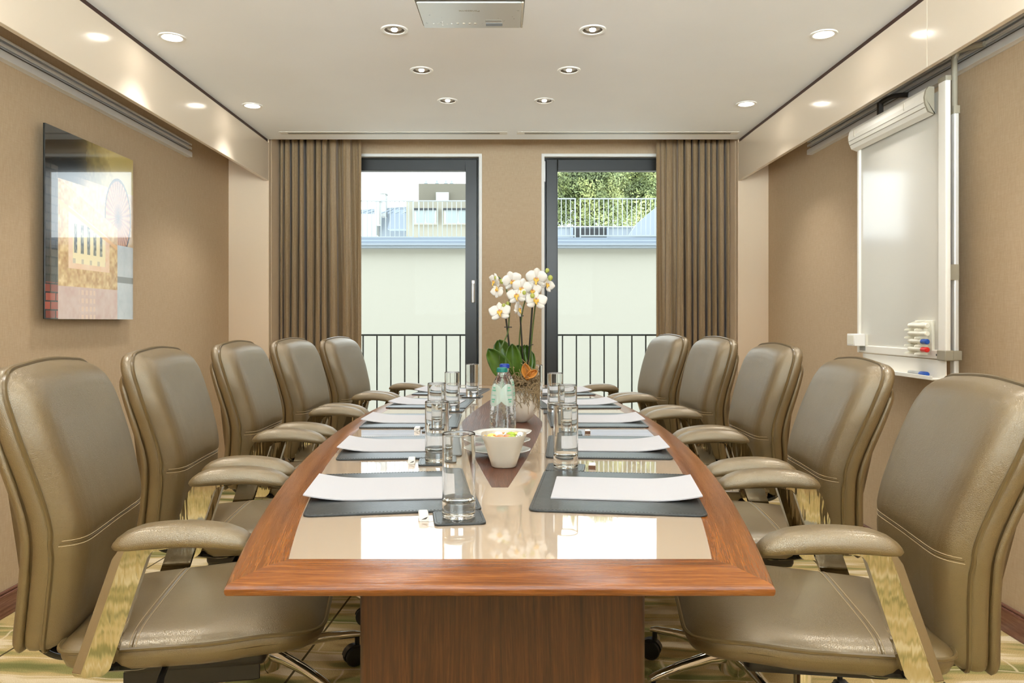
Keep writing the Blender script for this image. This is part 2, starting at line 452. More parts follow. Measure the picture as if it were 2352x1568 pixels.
slab.modifiers.clear(); slab.data = me; bpy.data.objects.remove(cutter)
struct(slab)
struct(MB().box(XL, XR, 5.135, YB+.3, 2.70, 2.8).box(XL, XR, 5.135, 5.15, H+.0, 2.7).build('trim_5', 'ceiling_paint', smooth=False))
# fascia panels of the bulkheads, recess strip above, pilasters at their far end
def bulk(sx, xf, xw, n):
    a, b = sorted((xf, xf+sx*.022))
    mb = MB(); lims = [Y0, -.1, 2.84, 5.148] if sx > 0 else [Y0, .9, 5.148]
    for y0, y1 in zip(lims, lims[1:]): mb.box(a, b, y0+.0008, y1-.0008, 2.047, 2.306)
    struct(mb.build('trim_%d' % n, 'lacquer', smooth=False, bevel=.0015, seg=1))
    a, b = sorted((xf+sx*.006, xf+sx*.022))
    struct(MB().box(a, b, Y0, 5.148, 2.306, H).build('trim_%d' % (n+5), 'strip_wood', smooth=False))
    a, b = sorted((xf, xw))
    mb = MB().box(a, b, 5.15, 5.205, 0, H); a2, b2 = sorted((xf+sx*.003, xw)); mb.box(a2, b2, 5.205, 5.213, 0, H); mb.box(a, b, 5.213, 5.47, 0, 2.7)
    struct(mb.build('trim_%d' % (n+2), 'pilaster_paint', smooth=False, bevel=.001, seg=1))
bulk(-1, BL, XL, 1); bulk(1, BR, XR, 2)
def base(side, x0, x1):
    mb = MB().box(x0, x1, Y0, 5.15, 0, .085); s = .006 if x1 > 0 else -.006
    a, b = (x0+.006, x1) if x1 > 0 else (x0, x1-.006)
    mb.box(a, b, Y0, 5.15, .085, .095)
    struct(mb.build('baseboard_'+side, 'baseboard_wood', smooth=False, bevel=.003))
base('left', XL, XL+.016); base('right', XR-.016, XR)

# ------------------------------------------------------------------ windows
def window(n, x0, x1, hinge):
    e = bpy.data.objects.new('window_%d' % n, None); COL.objects.link(e); e['kind'] = 'structure'; e.location = (0, YB, 0)
    mb = MB(); tw = .022                             # white reveal trim
    mb.box(x0, x0+tw, -.006, .10, 0, WT-tw); mb.box(x1-tw, x1, -.006, .10, 0, WT-tw); mb.box(x0, x1, -.006, .10, WT-tw, WT)
    mb.build('reveal_trim', 'white_trim', e, smooth=False, bevel=.002)
    a, b, c = x0+tw, x1-tw, WT-tw
    fw = .03
    mb = MB(); mb.box(a, a+fw, .05, .12, 0, c); mb.box(b-fw, b, .05, .12, 0, c); mb.box(a+fw, b-fw, .05, .12, c-fw, c); mb.box(a+fw, b-fw, .05, .12, 0, .06)
    mb.build('fixed_frame', 'frame_dark', e, smooth=False, bevel=.003)
    a2, b2, c2 = a+.012, b-.012, c-.012; sw = .085
    mb = MB(); mb.box(a2, a2+sw, .022, .085, .05, c2); mb.box(b2-sw, b2, .022, .085, .05, c2); mb.box(a2+sw, b2-sw, .022, .085, c2-sw, c2); mb.box(a2+sw, b2-sw, .022, .085, .05, .05+sw)
    mb.build('sash_frame', 'frame_dark', e, smooth=False, bevel=.006, seg=3)
    mb = MB(); mb.box(a2+sw-.012, a2+sw, .05, .075, .12, c2-sw); mb.box(b2-sw, b2-sw+.012, .05, .075, .12, c2-sw); mb.box(a2+sw, b2-sw, .05, .075, c2-sw, c2-sw+.012)
    MB().box(a2+sw-.005, b2-sw+.005, .055, .061, .05+sw-.005, c2-sw+.005).build('pane', 'window_glass', e, smooth=False)
    if hinge == 'handle':
        hx = b2-.03; h = MB().box(hx-.014, hx+.014, .010, .022, 1.235, 1.40)
        hb = h.build('handle_plate', 'handle_metal', e, bevel=.006, seg=3)
        MB().tube([(hx, .012, 1.36), (hx, -.022, 1.36)], .009, 12).tube([(hx, -.022, 1.372), (hx, -.026, 1.33), (hx, -.026, 1.235)], [.011, .011, .009], 10).build('handle', 'handle_metal', hb)
    else:
        MB().box(a-.004, a+.008, .002, .03, c-.18, c-.03).build('hinge', 'handle_metal', e, bevel=.003)
    return e
def rear_fill_window():  # added unseen glazing that lets in fill light for the ceiling
    e = bpy.data.objects.new('window_3', None); COL.objects.link(e); e['kind'] = 'structure'; e.location = (0, Y0, 0)
    mb = MB(); xs = [G0, (2*G0+G1)/3, (G0+2*G1)/3, G1]
    for x in xs: a = min(max(x-.03, G0), G1-.06); mb.box(a, a+.06, -.09, -.02, GB, GT)
    mb.box(G0, G1, -.085, -.025, GB, GB+.06).box(G0, G1, -.085, -.025, GT-.06, GT); mb.build('frame', 'frame_dark', e, smooth=False)
    MB().box(G0, G1, -.06, -.052, GB+.03, GT-.03).build('pane', 'window_glass', e, smooth=False)
rear_fill_window()
window(1, W1[0], W1[1], 'handle'); window(2, W2[0], W2[1], 'hinge')

# ------------------------------------------------------------------ curtains
def curtain(x0, x1, label, seed, flip):
    rnd = random.Random(seed); nx, nz = 520, 30; w = x1-x0; np_ = 9
    wid = [rnd.uniform(.6, 1.4) for k in range(np_)]
    for k in (0, 1, 2): wid[k if flip else np_-1-k] = (2.0, 1.6, 1.2)[k]
    cum = [0]
    for q in wid: cum.append(cum[-1]+q)
    amp = [rnd.uniform(.038, .058) for q in wid]
    for k in (0, 1): amp[k if flip else np_-1-k] = (.020, .030)[k]
    ph = [rnd.uniform(0, 6) for q in wid]; vs = []
    for j in range(nz+1):
        z = .015+j/nz*2.62; t = j/nz
        for i in range(nx+1):
            u = i/nx; c = u*cum[-1]; k = min(np_-1, next(q for q in range(np_) if c <= cum[q+1]+1e-9)); f = (c-cum[k])/wid[k]
            s1 = 2*pi*f; pw = w*wid[k]/cum[-1]
            A = amp[k]*(1+.25*sin(2.2*t+ph[k])); e0 = max(0, sin(pi*f))**.5
            y = -A*cos(s1)+.006*sin(2*s1+3*t+ph[k])*e0+.004*sin(5*s1+8*t)*e0
            dx = (.20*pw*sin(2*s1)*(1 if wid[k] < 1.5 else .5)+.006*sin(4*t+ph[k])*e0)
            vs.append((x0+w*u+dx, 5.40+y, z))
    fs = [(j*(nx+1)+i, j*(nx+1)+i+1, (j+1)*(nx+1)+i+1, (j+1)*(nx+1)+i) for j in range(nz) for i in range(nx)]
    o = MB().add(vs, fs).build('curtain', 'curtain_cloth', ang=180, solid=.003)
    return tag(o, label, 'curtain', 'curtains at the windows')
curtain(-1.585, -1.018, 'long brown pleated curtain drawn back left of the left window', 3, False)
curtain(1.066, 1.568, 'long brown pleated curtain drawn back right of the right window', 11, True)

# ------------------------------------------------------------------ ceiling fittings
def downlight(x, y, label, kind):
    e = thing('downlight', label, 'ceiling light', (x, y, H), 0, 'recessed downlights in the ceiling')
    MB().lathe([(.0425, .004), (.0425, -.004), (.046, -.0055), (.055, -.0045), (.0575, 0), (.0575, .001)], 40, cap=False).build('rim', 'fixture_white', e)
    if kind == 'wide':
        MB().lathe([(.0436, -.003), (.040, .003), (.037, .005), (.034, .010)], 40, cap=False).build('reflector', 'reflector', e)
        MB().lathe([(.0001, -.003), (.018, -.0015), (.034, .003), (.034, .02), (.0001, .02)], 36).build('lamp', 'lamp_glow', e)
    else:
        MB().lathe([(.0427, -.002), (.040, .002), (.037, .005), (.034, .002), (.031, .004)], 40, cap=False).build('gimbal_ring', 'fixture_dark', e)
        MB().lathe([(.0345, .004), (.031, .014), (.022, .022), (.0135, .024)], 36, cap=False).build('reflector', 'reflector', e)
        b = MB().lathe([(.0001, .003), (.0135, .0032), (.0135, .05), (.0001, .05)], 24).build('lamp', 'fixture_dark', e)
        MB().lathe([(.0001, -.007), (.011, -.006), (.0135, -.002), (.0136, .003), (.0001, .0031)], 24).build('bulb', 'lamp_glow_small', b)
    return e
def spot(x, y, e, power, size=104, blend=1.0, col=(1, .985, .955), rad=.06, tilt=0):
    l = bpy.data.lights.new('spot', 'SPOT'); l.energy = power; l.spot_size = R(size); l.spot_blend = blend; l.color = col; l.shadow_soft_size = rad
    o = bpy.data.objects.new('lamp_beam', l); COL.objects.link(o); o.parent = e; o.location = (0, 0, -.02); o.rotation_euler = (0, R(tilt), 0); return o
P_OUT, P_INN = 38, 8
names = {5: 'far', 6: 'farthest'}
def out_label(i, x, y):
    side = 'left' if x < 0 else 'right'
    return {3.293: 0, 3.258: 0}.get(y) is not None
for x, y in OUT:
    side = 'left' if x < 0 else 'right'
    if y > 4: lab = 'brightly lit downlight beside the %s bulkhead, nearest the windows' % side
    elif y > 3: lab = 'brightly lit downlight beside the %s bulkhead, second from the windows' % side
    else: lab = 'brightly lit downlight beside the %s bulkhead, about %.1f m from the windows' % (side, YB-y)
    e = downlight(x, y, lab, 'wide'); spot(x, y, e, P_OUT, tilt=-7 if x < 0 else 7)
for x, y in INN:
    side = 'left' if x < 0 else 'right'
    if y > 4: lab = 'downlight with a bare bulb in the inner %s row, nearest the windows' % side
    elif y > 3.5: lab = 'downlight with a bare bulb, middle of the three in the inner %s row' % side
    elif y > 3: lab = 'downlight with a bare bulb just %s of the projector' % side
    else: lab = 'downlight with a bare bulb, inner %s row, %.1f m from the windows' % (side, YB-y)
    e = downlight(x, y, lab, 'bulb'); spot(x, y, e, P_INN, 165)
def vent(x0, x1, label):
    e = thing('ceiling_vent', label, 'air vent', ((x0+x1)/2, 4.975, H), 0, 'slot vents in the ceiling')
    w = (x1-x0)/2
    MB().box(-w, w, -.035, .035, -.0025, 0).build('frame', 'cream_enamel', e, smooth=False, bevel=.001)
    for y in (-.009, .009): MB().box(-w+.05, w-.05, y-.0045, y+.0045, -.0032, -.0025).build('slot', 'dark_mechanism', e, smooth=False)
vent(-1.47, .012, 'long white slot air vent in the ceiling above the left curtain')
vent(.075, 1.52, 'long white slot air vent in the ceiling above the right curtain')
# projector hanging from the ceiling
e = thing('projector', 'silver ceiling projector seen from below, top edge of the room', 'projector', (0, 2.36, 2.085))
px0, px1, py0, py1 = -.280, .058, .0, .205
mb = MB().prism(round_poly([(px0-.003, py0-.05), (px1+.003, py0-.05), (px1, py1), (px0+.004, py1)], .012, 4), .004, .095)
mb.build('body', 'projector_dark', e, bevel=.004)
MB().prism(round_poly([(px0+.003, py0), (px1-.008, py0), (px1-.008, py1-.002), (px0+.008, py1-.002)], .006, 3), 0, .006).build('panel', 'projector_silver', e, bevel=.002)
MB().box(px1-.008, px1-.001, py0, py1-.002, 0, .012).build('side_rail', 'white_china', e, bevel=.002)
MB().tube([((px0+px1)/2-.03, -.052, .05), ((px0+px1)/2-.03, -.04, .05)], .035, 24).build('lens', 'lens_dark', e)
mbk = [(-.238, .165), (-.222, .166), (-.208, .166), (-.208, .152), (-.208, .178), (-.193, .167), (-.178, .166)]
for bx, by in mbk: MB().lathe([(.0001, -.0012), (.0025, -.001), (.003, 0)], 10, Matrix.Translation((bx, by, 0))).build('button', 'aluminium', e)
for bx in (-.158, -.138, -.118, -.1): MB().lathe([(.0001, -.002), (.004, -.0016), (.0048, 0)], 14, Matrix.Translation((bx, .163, 0))).build('knob', 'white_china', e)
MB().box(-.065, -.010, .160, .185, -.0006, 0).build('lamp_hatch', 'zinc_light', e, smooth=False)
MB().box(-.066, -.014, .135, .150, -.0004, 0).build('sticker', 'house_white', e, smooth=False)
cu = bpy.data.curves.new('t', 'FONT'); cu.body = 'Panasonic'; cu.size = .017; cu.align_x = 'CENTER'; cu.extrude = .0003
to = bpy.data.objects.new('t', cu); COL.objects.link(to)
dg = bpy.context.evaluated_depsgraph_get(); tm = bpy.data.meshes.new_from_object(to.evaluated_get(dg)); bpy.data.objects.remove(to)
tm.materials.clear(); tm.materials.append(MATS['grey_plastic'])
lo = bpy.data.objects.new('lettering', tm); COL.objects.link(lo); lo.parent = e; lo.location = (-.115, .055, -.0006); lo.rotation_euler = (pi, 0, pi); lo.scale = (1, 1, 1)
MB().tube([(-.11, .08, .095), (-.11, .08, H-2.085-.012)], .022, 16).build('mount_pole', 'white_trim', e)
MB().lathe([(.06, H-2.085-.012), (.06, H-2.085)], 24, Matrix.Translation((-.11, .08, 0))).build('mount_plate', 'white_trim', e)

# ------------------------------------------------------------------ rails on the side walls
def rail(xw, sx, yend, label):
    # sx: direction from the wall into the room
    e = thing('presentation_rail', label, 'rail', (xw, 0, 2.062), 0, 'aluminium rails along the side walls')
    def b(d0, d1, z0, z1, mb): 
        a, c = sorted((sx*d0, sx*d1)); return mb.box(a, c, Y0+.05, yend, z0, z1)
    mb = MB(); b(0, .010, 0, .078, mb); b(.010, .030, .072, .078, mb); b(.010, .030, .048, .054, mb); b(.010, .032, .0, .026, mb); b(.026, .030, .054, .058, mb); b(.026, .030, .068, .072, mb); b(.026, .03, .026, .03, mb); b(.026, .03, .044, .048, mb)
    mb.build('profile', 'aluminium', e, smooth=False, bevel=.001, seg=1)
    mb = MB(); b(.008, .012, .030, .044, mb); b(.008, .012, .058, .068, mb); mb.build('groove', 'fixture_dark', e, smooth=False)
    return e
rail(XL, 1, 4.478, 'long aluminium presentation rail on the left wall above the picture')
rail(XR, -1, 4.415, 'long aluminium presentation rail on the right wall behind the whiteboard')

# ------------------------------------------------------------------ glass picture on the left wall
def h2(a, b):
    x = sin(a*127.1+b*311.7)*43758.5453; return x-floor(x)
def vn(x, y):
    xi, yi = floor(x), floor(y); a, b = x-xi, y-yi; a = a*a*(3-2*a); b = b*b*(3-2*b)
    return lerp(lerp(h2(xi, yi), h2(xi+1, yi), a), lerp(h2(xi, yi+1), h2(xi+1, yi+1), a), b)
def mixc(a, b, t): return tuple(lerp(a[i], b[i], t) for i in range(3))
def art(u, v):
    n = vn(u*18, v*20)*.6+vn(u*50, v*55)*.4
    c = mixc((60, 50, 24), (206, 184, 112), max(0, min(1, (u-.28)*2.0+n*.35-.05)))           # glowing haze behind
    if v < .78: c = mixc((196, 160, 116), (226, 206, 178), n)
    if u < .5 and v > .74: c = mixc((22, 18, 12), c, max(0, min(1, (u-.26)*5)))
    du, dv = (u-.80)/.17, (v-.615)/.235                                                   # fan-shaped disc
    rr = hypot(du, dv)
    if rr < 1:
        a = atan2(dv, du); k = .5+.5*sin(a*30); c = mixc((150, 86, 44), (232, 176, 120), k*.7+.3*n)
        if rr < .35: c = mixc((92, 60, 34), c, rr/.35*.8)
        if rr > .93: c = (74, 48, 30)
    top = .70-.19*(u-.13)/.65
    if .125 < u < .79 and .175 < v < top+.04:                                               # carved gilt sign
        e = min(u-.125, .79-u); ev = min(v-.175, top+.04-v)
        g = mixc((168, 120, 62), (252, 226, 168), vn(u*30, v*34)*.6+vn(u*68, v*74)*.4); c = g
        if e > .10 and ev > .10:
            c = mixc((236, 190, 150), (246, 220, 190), n)
            if e > .15 and ev > .13:
                c = (250, 236, 190)
                if (u*14) % 1 < .45 and .36 < v < .52: c = mixc((88, 92, 92), (190, 190, 170), vn(u*70, v*70))
                if .24 < v < .33 and (u*11) % 1 < .3: c = (206, 196, 170)
        if abs(v-(top-.08)) < .012: c = (232, 180, 110)
    if v <= .175:
        c = mixc((206, 172, 160), (222, 200, 192), n)
        if .34 < u < .52 and (u*22) % 1 < .6 and (v*22) % 1 < .55: c = (230, 200, 180)
    if u > .79 and v < .45: c = mixc((186, 196, 204), (206, 214, 220), n)
    if u > .79 and .22 < v < .26: c = (130, 134, 136)
    if u < .125 and v < .80:                                                                # brickwork
        row = floor(v*22); off = .5*(row % 2); bx = (u/.10+off) % 1; by = (v*22) % 1
        m = vn(row*7.3+floor(u/.10+off)*3.1, row*1.7)
        base = (60, 56, 50) if v > .19 else (128, 62, 48)
        c = mixc(base, tuple(min(255, q*1.5) for q in base), m)
        if by < .14 or bx < .08: c = (34, 32, 30)
    return c
AY0, AY1, AZ0, AZ1 = 3.027, 3.742, 1.108, 1.888; xa = XL+.042
nu, nv = 240, 264
vs = []; cols = []
for j in range(nv+1):
    for i in range(nu+1):
        u, v = i/nu, j/nv; vs.append((0, u*(AY1-AY0), v*(AZ1-AZ0))); cols.append(sr(*art(u, v)))
fs = [(j*(nu+1)+i, j*(nu+1)+i+1, (j+1)*(nu+1)+i+1, (j+1)*(nu+1)+i) for j in range(nv) for i in range(nu)]
e = thing('glass_picture', 'frameless glossy picture of a gilded sign and brickwork on the left wall', 'picture', (xa, AY0, AZ0))
me = bpy.data.meshes.new('print'); me.from_pydata(vs, [], fs); me.materials.append(MATS['art_print'])
ca = me.color_attributes.new('paint', 'FLOAT_COLOR', 'POINT'); ca.data.foreach_set('color', [c for q in cols for c in q])
o = bpy.data.objects.new('print', me); COL.objects.link(o); o.parent = e; o.location = (.0006, 0, 0)
MB().box(-.008, 0, 0, AY1-AY0, 0, AZ1-AZ0).build('glass_panel', 'art_edge', e, smooth=False, bevel=.001)
MB().box(-.0415, -.008, .06, AY1-AY0-.06, .05, AZ1-AZ0-.05).build('backing_frame', 'black_plastic', e, smooth=False)

# ------------------------------------------------------------------ whiteboard hanging on the right rail
XB = 1.662; by0, by1 = 2.86, 3.59; bz0, bz1 = .954, 1.985
e = thing('whiteboard', 'white flipchart board hanging from the rail on the right wall', 'whiteboard', (XB, by0, bz0))
L, Hh = by1-by0, bz1-bz0
MB().box(.004, .018, .02, L-.01, .02, Hh).build('board', 'whiteboard', e, smooth=False, bevel=.001)
MB().prism(round_poly([(-.012, -.004), (.009, -.004), (.009, .048), (-.012, .048)], .006, 4), -.0, Hh+.018).build('near_stile', 'cream_enamel', e)
MB().prism(round_poly([(-.013, -.006), (.011, -.006), (.011, .05), (-.013, .05)], .006, 4), Hh+.018, Hh+.036).build('stile_cap', 'grey_plastic', e)
MB().prism(round_poly([(-.006, L-.022), (.022, L-.022), (.022, L), (-.006, L)], .005, 3), 0, Hh).build('far_stile', 'cream_enamel', e)
MB().box(-.008, .02, .044, L-.02, 0, .034).build('bottom_rail', 'cream_enamel', e, smooth=False, bevel=.004)
MB().box(-.0085, -.008, .055, .067, .012, .02).build('badge', 'black_mark', e, smooth=False)
MB().box(-.0095, -.008, L-.09, L-.035, .01, .03).build('maker_plate', 'house_white', e, smooth=False)
MB().box(-.016, .018, -.006, .05, -.004, .036).build('corner_cap', 'grey_plastic', e, bevel=.004)
MB().box(-.002, .004, .015, L-.05, -.074, -.003).box(-.052, .004, .015, L-.05, -.078, -.072).box(-.054, -.050, .015, L-.05, -.078, -.062).build('pen_tray', 'cream_enamel', e, smooth=False, bevel=.0015)
poly = [(-.004, .945), (-.030, .955), (-.042, .985), (-.045, 1.01), (-.04, 1.035), (-.03, 1.05), (-.008, 1.05), (-.008, .945)]
MB().prism(round_poly(poly, .004, 3), .088, L+.006, lambda a, b, h: (a, h, b)).build('clamp_bar', 'cream_enamel', e)
MB().prism(poly, .078, .088, lambda a, b, h: (a*1.01, h, b)).build('clamp_end', 'grey_plastic', e)
for z in (.972, .990): MB().box(-.0405 if z < .98 else -.0445, -.036, .09, L+.004, z, z+.0015).build('clamp_groove', 'grey_plastic', e, smooth=False)
for y in (.23, L-.06): MB().box(-.046, -.04, y, y+.006, 1.0, 1.03).build('paper_pin', 'white_china', e, bevel=.001)
# the support pole behind, with its hooks onto the rail
pz = 2.105-bz0
MB().prism(round_poly([(.033, .018), (.053, .018), (.053, .048), (.033, .048)], .006, 3), -.32, .93).build('support_pole', 'aluminium', e)
MB().prism(round_poly([(.030, .015), (.056, .015), (.056, .052), (.030, .052)], .006, 3), .93, .96).build('pole_collar', 'grey_plastic', e)
MB().tube([(.043, .034, .95), (.043, .034, pz+.0)], .011, 12).build('hanger_rod', 'grey_plastic', e)
MB().box(.018, .056, .004, .052, -.003, .034).build('pole_bracket', 'grey_plastic', e, bevel=.003)
MB().tube(cr([(.043, .034, pz-.01), (.05, .02, pz+.012), (.062, -.03, pz+.012), (.082, -.085, pz+.004)], 6), .011, 10).build('rail_hook', 'grey_plastic', e)
MB().box(.0, .02, L-.2, L-.18, Hh+.0, pz-.03).tube(cr([(.01, L-.19, pz-.05), (.014, L-.2, pz-.03), (.04, L-.25, pz-.02), (.082, L-.29, pz-.025)], 6), .011, 10).build('rail_hook', 'dark_mechanism', e)
MB().box(.018, .05, .015, .06, .3, .36).build('spacer', 'grey_plastic', e)
# marker rack, markers, eraser, loose marker
e = thing('marker_rack', 'white toothed magnetic marker rack on the lower corner of the whiteboard', 'marker rack', (XB+.004, 2.955, .975))
mb = MB().box(-.012, 0, 0, .125, -.01, .128); mb.build('back_plate', 'marker_white', e, bevel=.002)
for y in (.03, .105):
    mb = MB(); pts = [(0, -.008)]
    for k in range(4):
        z = k*.031; pts += [(-.052, z-.006), (-.05, z), (-.028, z+.004), (-.02, z+.016), (-.028, z+.024)]
    pts += [(-.012, .122), (0, .126)]
    mb.prism([(a-.012+.002, b) for a, b in pts], y, y+.006, lambda a, b, h: (a, h, b)); mb.build('tooth_strip', 'marker_white', e, smooth=False)
for k, (m, cn) in enumerate((('marker_red', 'red'), ('marker_blue', 'blue'), ('marker_white', 'white'), ('marker_white', 'white'))):
    z = .975+.014+k*.031
    pos = ['bottom of the marker rack', 'second from the bottom of the marker rack', 'third from the bottom of the marker rack', 'top slot of the marker rack'][k]
    t = thing('board_marker', 'board marker with a %s end in the %s' % (cn, pos), 'marker', (XB-.036, 2.935, z), 0, 'markers in the rack')
    MB().lathe([(.0001, 0), (.0075, .0), (.0105, .003), (.0105, .035)], 20, Matrix.Rotation(-pi/2, 4, 'X')).build('cap', m, t)
    MB().lathe([(.0095, .035), (.0095, .13)], 20, Matrix.Rotation(-pi/2, 4, 'X')).build('barrel', 'marker_white', t)
e = thing('board_eraser', 'small white block eraser on the whiteboard\'s lower window-side corner', 'eraser', (XB+.002, 3.50, .985))
MB().box(-.062, -.01, 0, .075, 0, .056).build('grip', 'white_wrapper', e, bevel=.003)
MB().box(-.0635, -.062, .008, .067, .008, .048).build('grip_face', 'marker_white', e, bevel=.0005)
MB().box(-.01, .002, .0, .1, .004, .052).build('felt', 'marker_white', e)
e = thing('board_marker', 'white marker with a blue cap lying on the whiteboard\'s pen tray', 'marker', (XB-.026, 2.955, bz0-.0612))
MB().lathe([(.0001, 0), (.009, 0), (.0105, .004), (.010, .045), (.0085, .05)], 16, Matrix.Rotation(-pi/2, 4, 'X')).build('cap', 'marker_blue', e)
MB().lathe([(.0085, .05), (.0085, .13)], 16, Matrix.Rotation(-pi/2, 4, 'X')).build('barrel', 'house_white', e)

# ------------------------------------------------------------------ conference table
YM = 2.705; YN, YF = 1.066, 2*2.705-1.066
def wo(y): return .562-.0655*(y-YM)**2                # outer half width
def wi(y): return .481-.0668*(y-YM)**2                # glass half width
TBL = thing('conference_table', 'long boat-shaped conference table with cream glass top and oak edge', 'table', (0, 0, 0))
ys = [1.152+(2*YM-2*1.152)*k/60 for k in range(61)]
out = [(AX+wi(y), y) for y in ys]+[(AX-wi(y), y) for y in reversed(ys)]
MB().prism(out, TZ-.02, TZ).build('glass_top', 'table_glass', TBL, smooth=False)
# edge profile across the rim: (fraction 0 glass .. 1 outer lip, z)
PROF = [(0.0, TZ-.024), (0.0, TZ+.0004), (.32, TZ+.0002), (.40, TZ-.0006), (.90, TZ-.0085), (.955, TZ-.0105), (.985, TZ-.0135), (1.0, TZ-.018), (.992, TZ-.0225), (.97, TZ-.0255), (.90, TZ-.0275), (0.0, TZ-.0275)]
def rimpiece(pin, pout, n, name):
    vs = []; fs = []; uv = []; m = len(PROF); Ls = [0]
    for k in range(n+1):
        a = Vector(pin(k/n)); b = Vector(pout(k/n))
        if k: Ls.append(Ls[-1]+(b-pb).length)
        pb = b
        for fr, z in PROF: p = a.lerp(b, fr); vs.append((p.x, p.y, z))
    acc = [0]
    for (f0, z0), (f1, z1) in zip(PROF, PROF[1:]+PROF[:1]): acc.append(acc[-1]+hypot((f1-f0)*.083, z1-z0))
    for k in range(n):
        for j in range(m):
            j2 = (j+1) % m; fs.append((k*m+j, (k+1)*m+j, (k+1)*m+j2, k*m+j2))
            uv.append([(Ls[k], acc[j]), (Ls[k+1], acc[j]), (Ls[k+1], acc[j+1]), (Ls[k], acc[j+1])])
    fs += [tuple(range(m)), tuple(range(n*m, n*m+m))[::-1]]; uv += [None, None]
    return MB().add(vs, fs, uv).build(name, 'table_wood', TBL, ang=40)
yi0, yi1 = 1.152, 2*YM-1.152
for s in (-1, 1):
    rimpiece(lambda t: (AX+s*wi(lerp(yi0, yi1, t)), lerp(yi0, yi1, t)), lambda t: (AX+s*wo(lerp(YN, YF, t)), lerp(YN, YF, t)), 72, 'side_rim')
rimpiece(lambda t: (AX+lerp(-1, 1, t)*wi(yi0), yi0), lambda t: (AX+lerp(-1, 1, t)*wo(YN), YN), 24, 'end_rim')
rimpiece(lambda t: (AX+lerp(1, -1, t)*wi(yi1), yi1), lambda t: (AX+lerp(1, -1, t)*wo(YF), YF), 24, 'end_rim')
# wooden lens-shaped inlay down the middle
def lens(y): 
    t = abs(y-YM)/1.055; return .018+.125*(1-t**1.25)
ys = [1.65+(2*YM-3.3)*k/50 for k in range(51)]
out = [(AX-.004+lens(y), y) for y in ys]+[(AX-.004-lens(y), y) for y in reversed(ys)]
mb = MB(); n = len(out)
vs = [(a, b, TZ-.004) for a, b in out]+[(a, b, TZ+.0006) for a, b in out]
fs = [tuple(range(n))[::-1], tuple(range(n, 2*n))]+[(i, (i+1) % n, n+(i+1) % n, n+i) for i in range(n)]
mb.add(vs, fs, [[(vs[i][1], vs[i][0]) for i in f] for f in fs]); mb.build('inlay', 'inlay_wood', TBL, smooth=False)
def pedestal(y0, y1):
    poly = round_poly([(-.242, y0), (.232, y0), (.232, y1), (-.242, y1)], .03, 6); n = len(poly)
    mb = MB(); vs = [(a, b, 0) for a, b in poly]+[(a, b, TZ-.0275) for a, b in poly]
    fs = [(i, (i+1) % n, n+(i+1) % n, n+i) for i in range(n)]; ac = 0; uv = []
    for i in range(n):
        d = hypot(poly[(i+1) % n][0]-poly[i][0], poly[(i+1) % n][1]-poly[i][1]); uv.append([(0, ac), (0, ac+d), (TZ, ac+d), (TZ, ac)]); ac += d
    mb.add(vs, fs, uv); mb.add([(a, b, .0) for a, b in poly], [tuple(range(n))[::-1]]); mb.build('pedestal', 'pedestal_wood', TBL)
pedestal(1.245, 1.62); pedestal(2*YM-1.62, 2*YM-1.245)

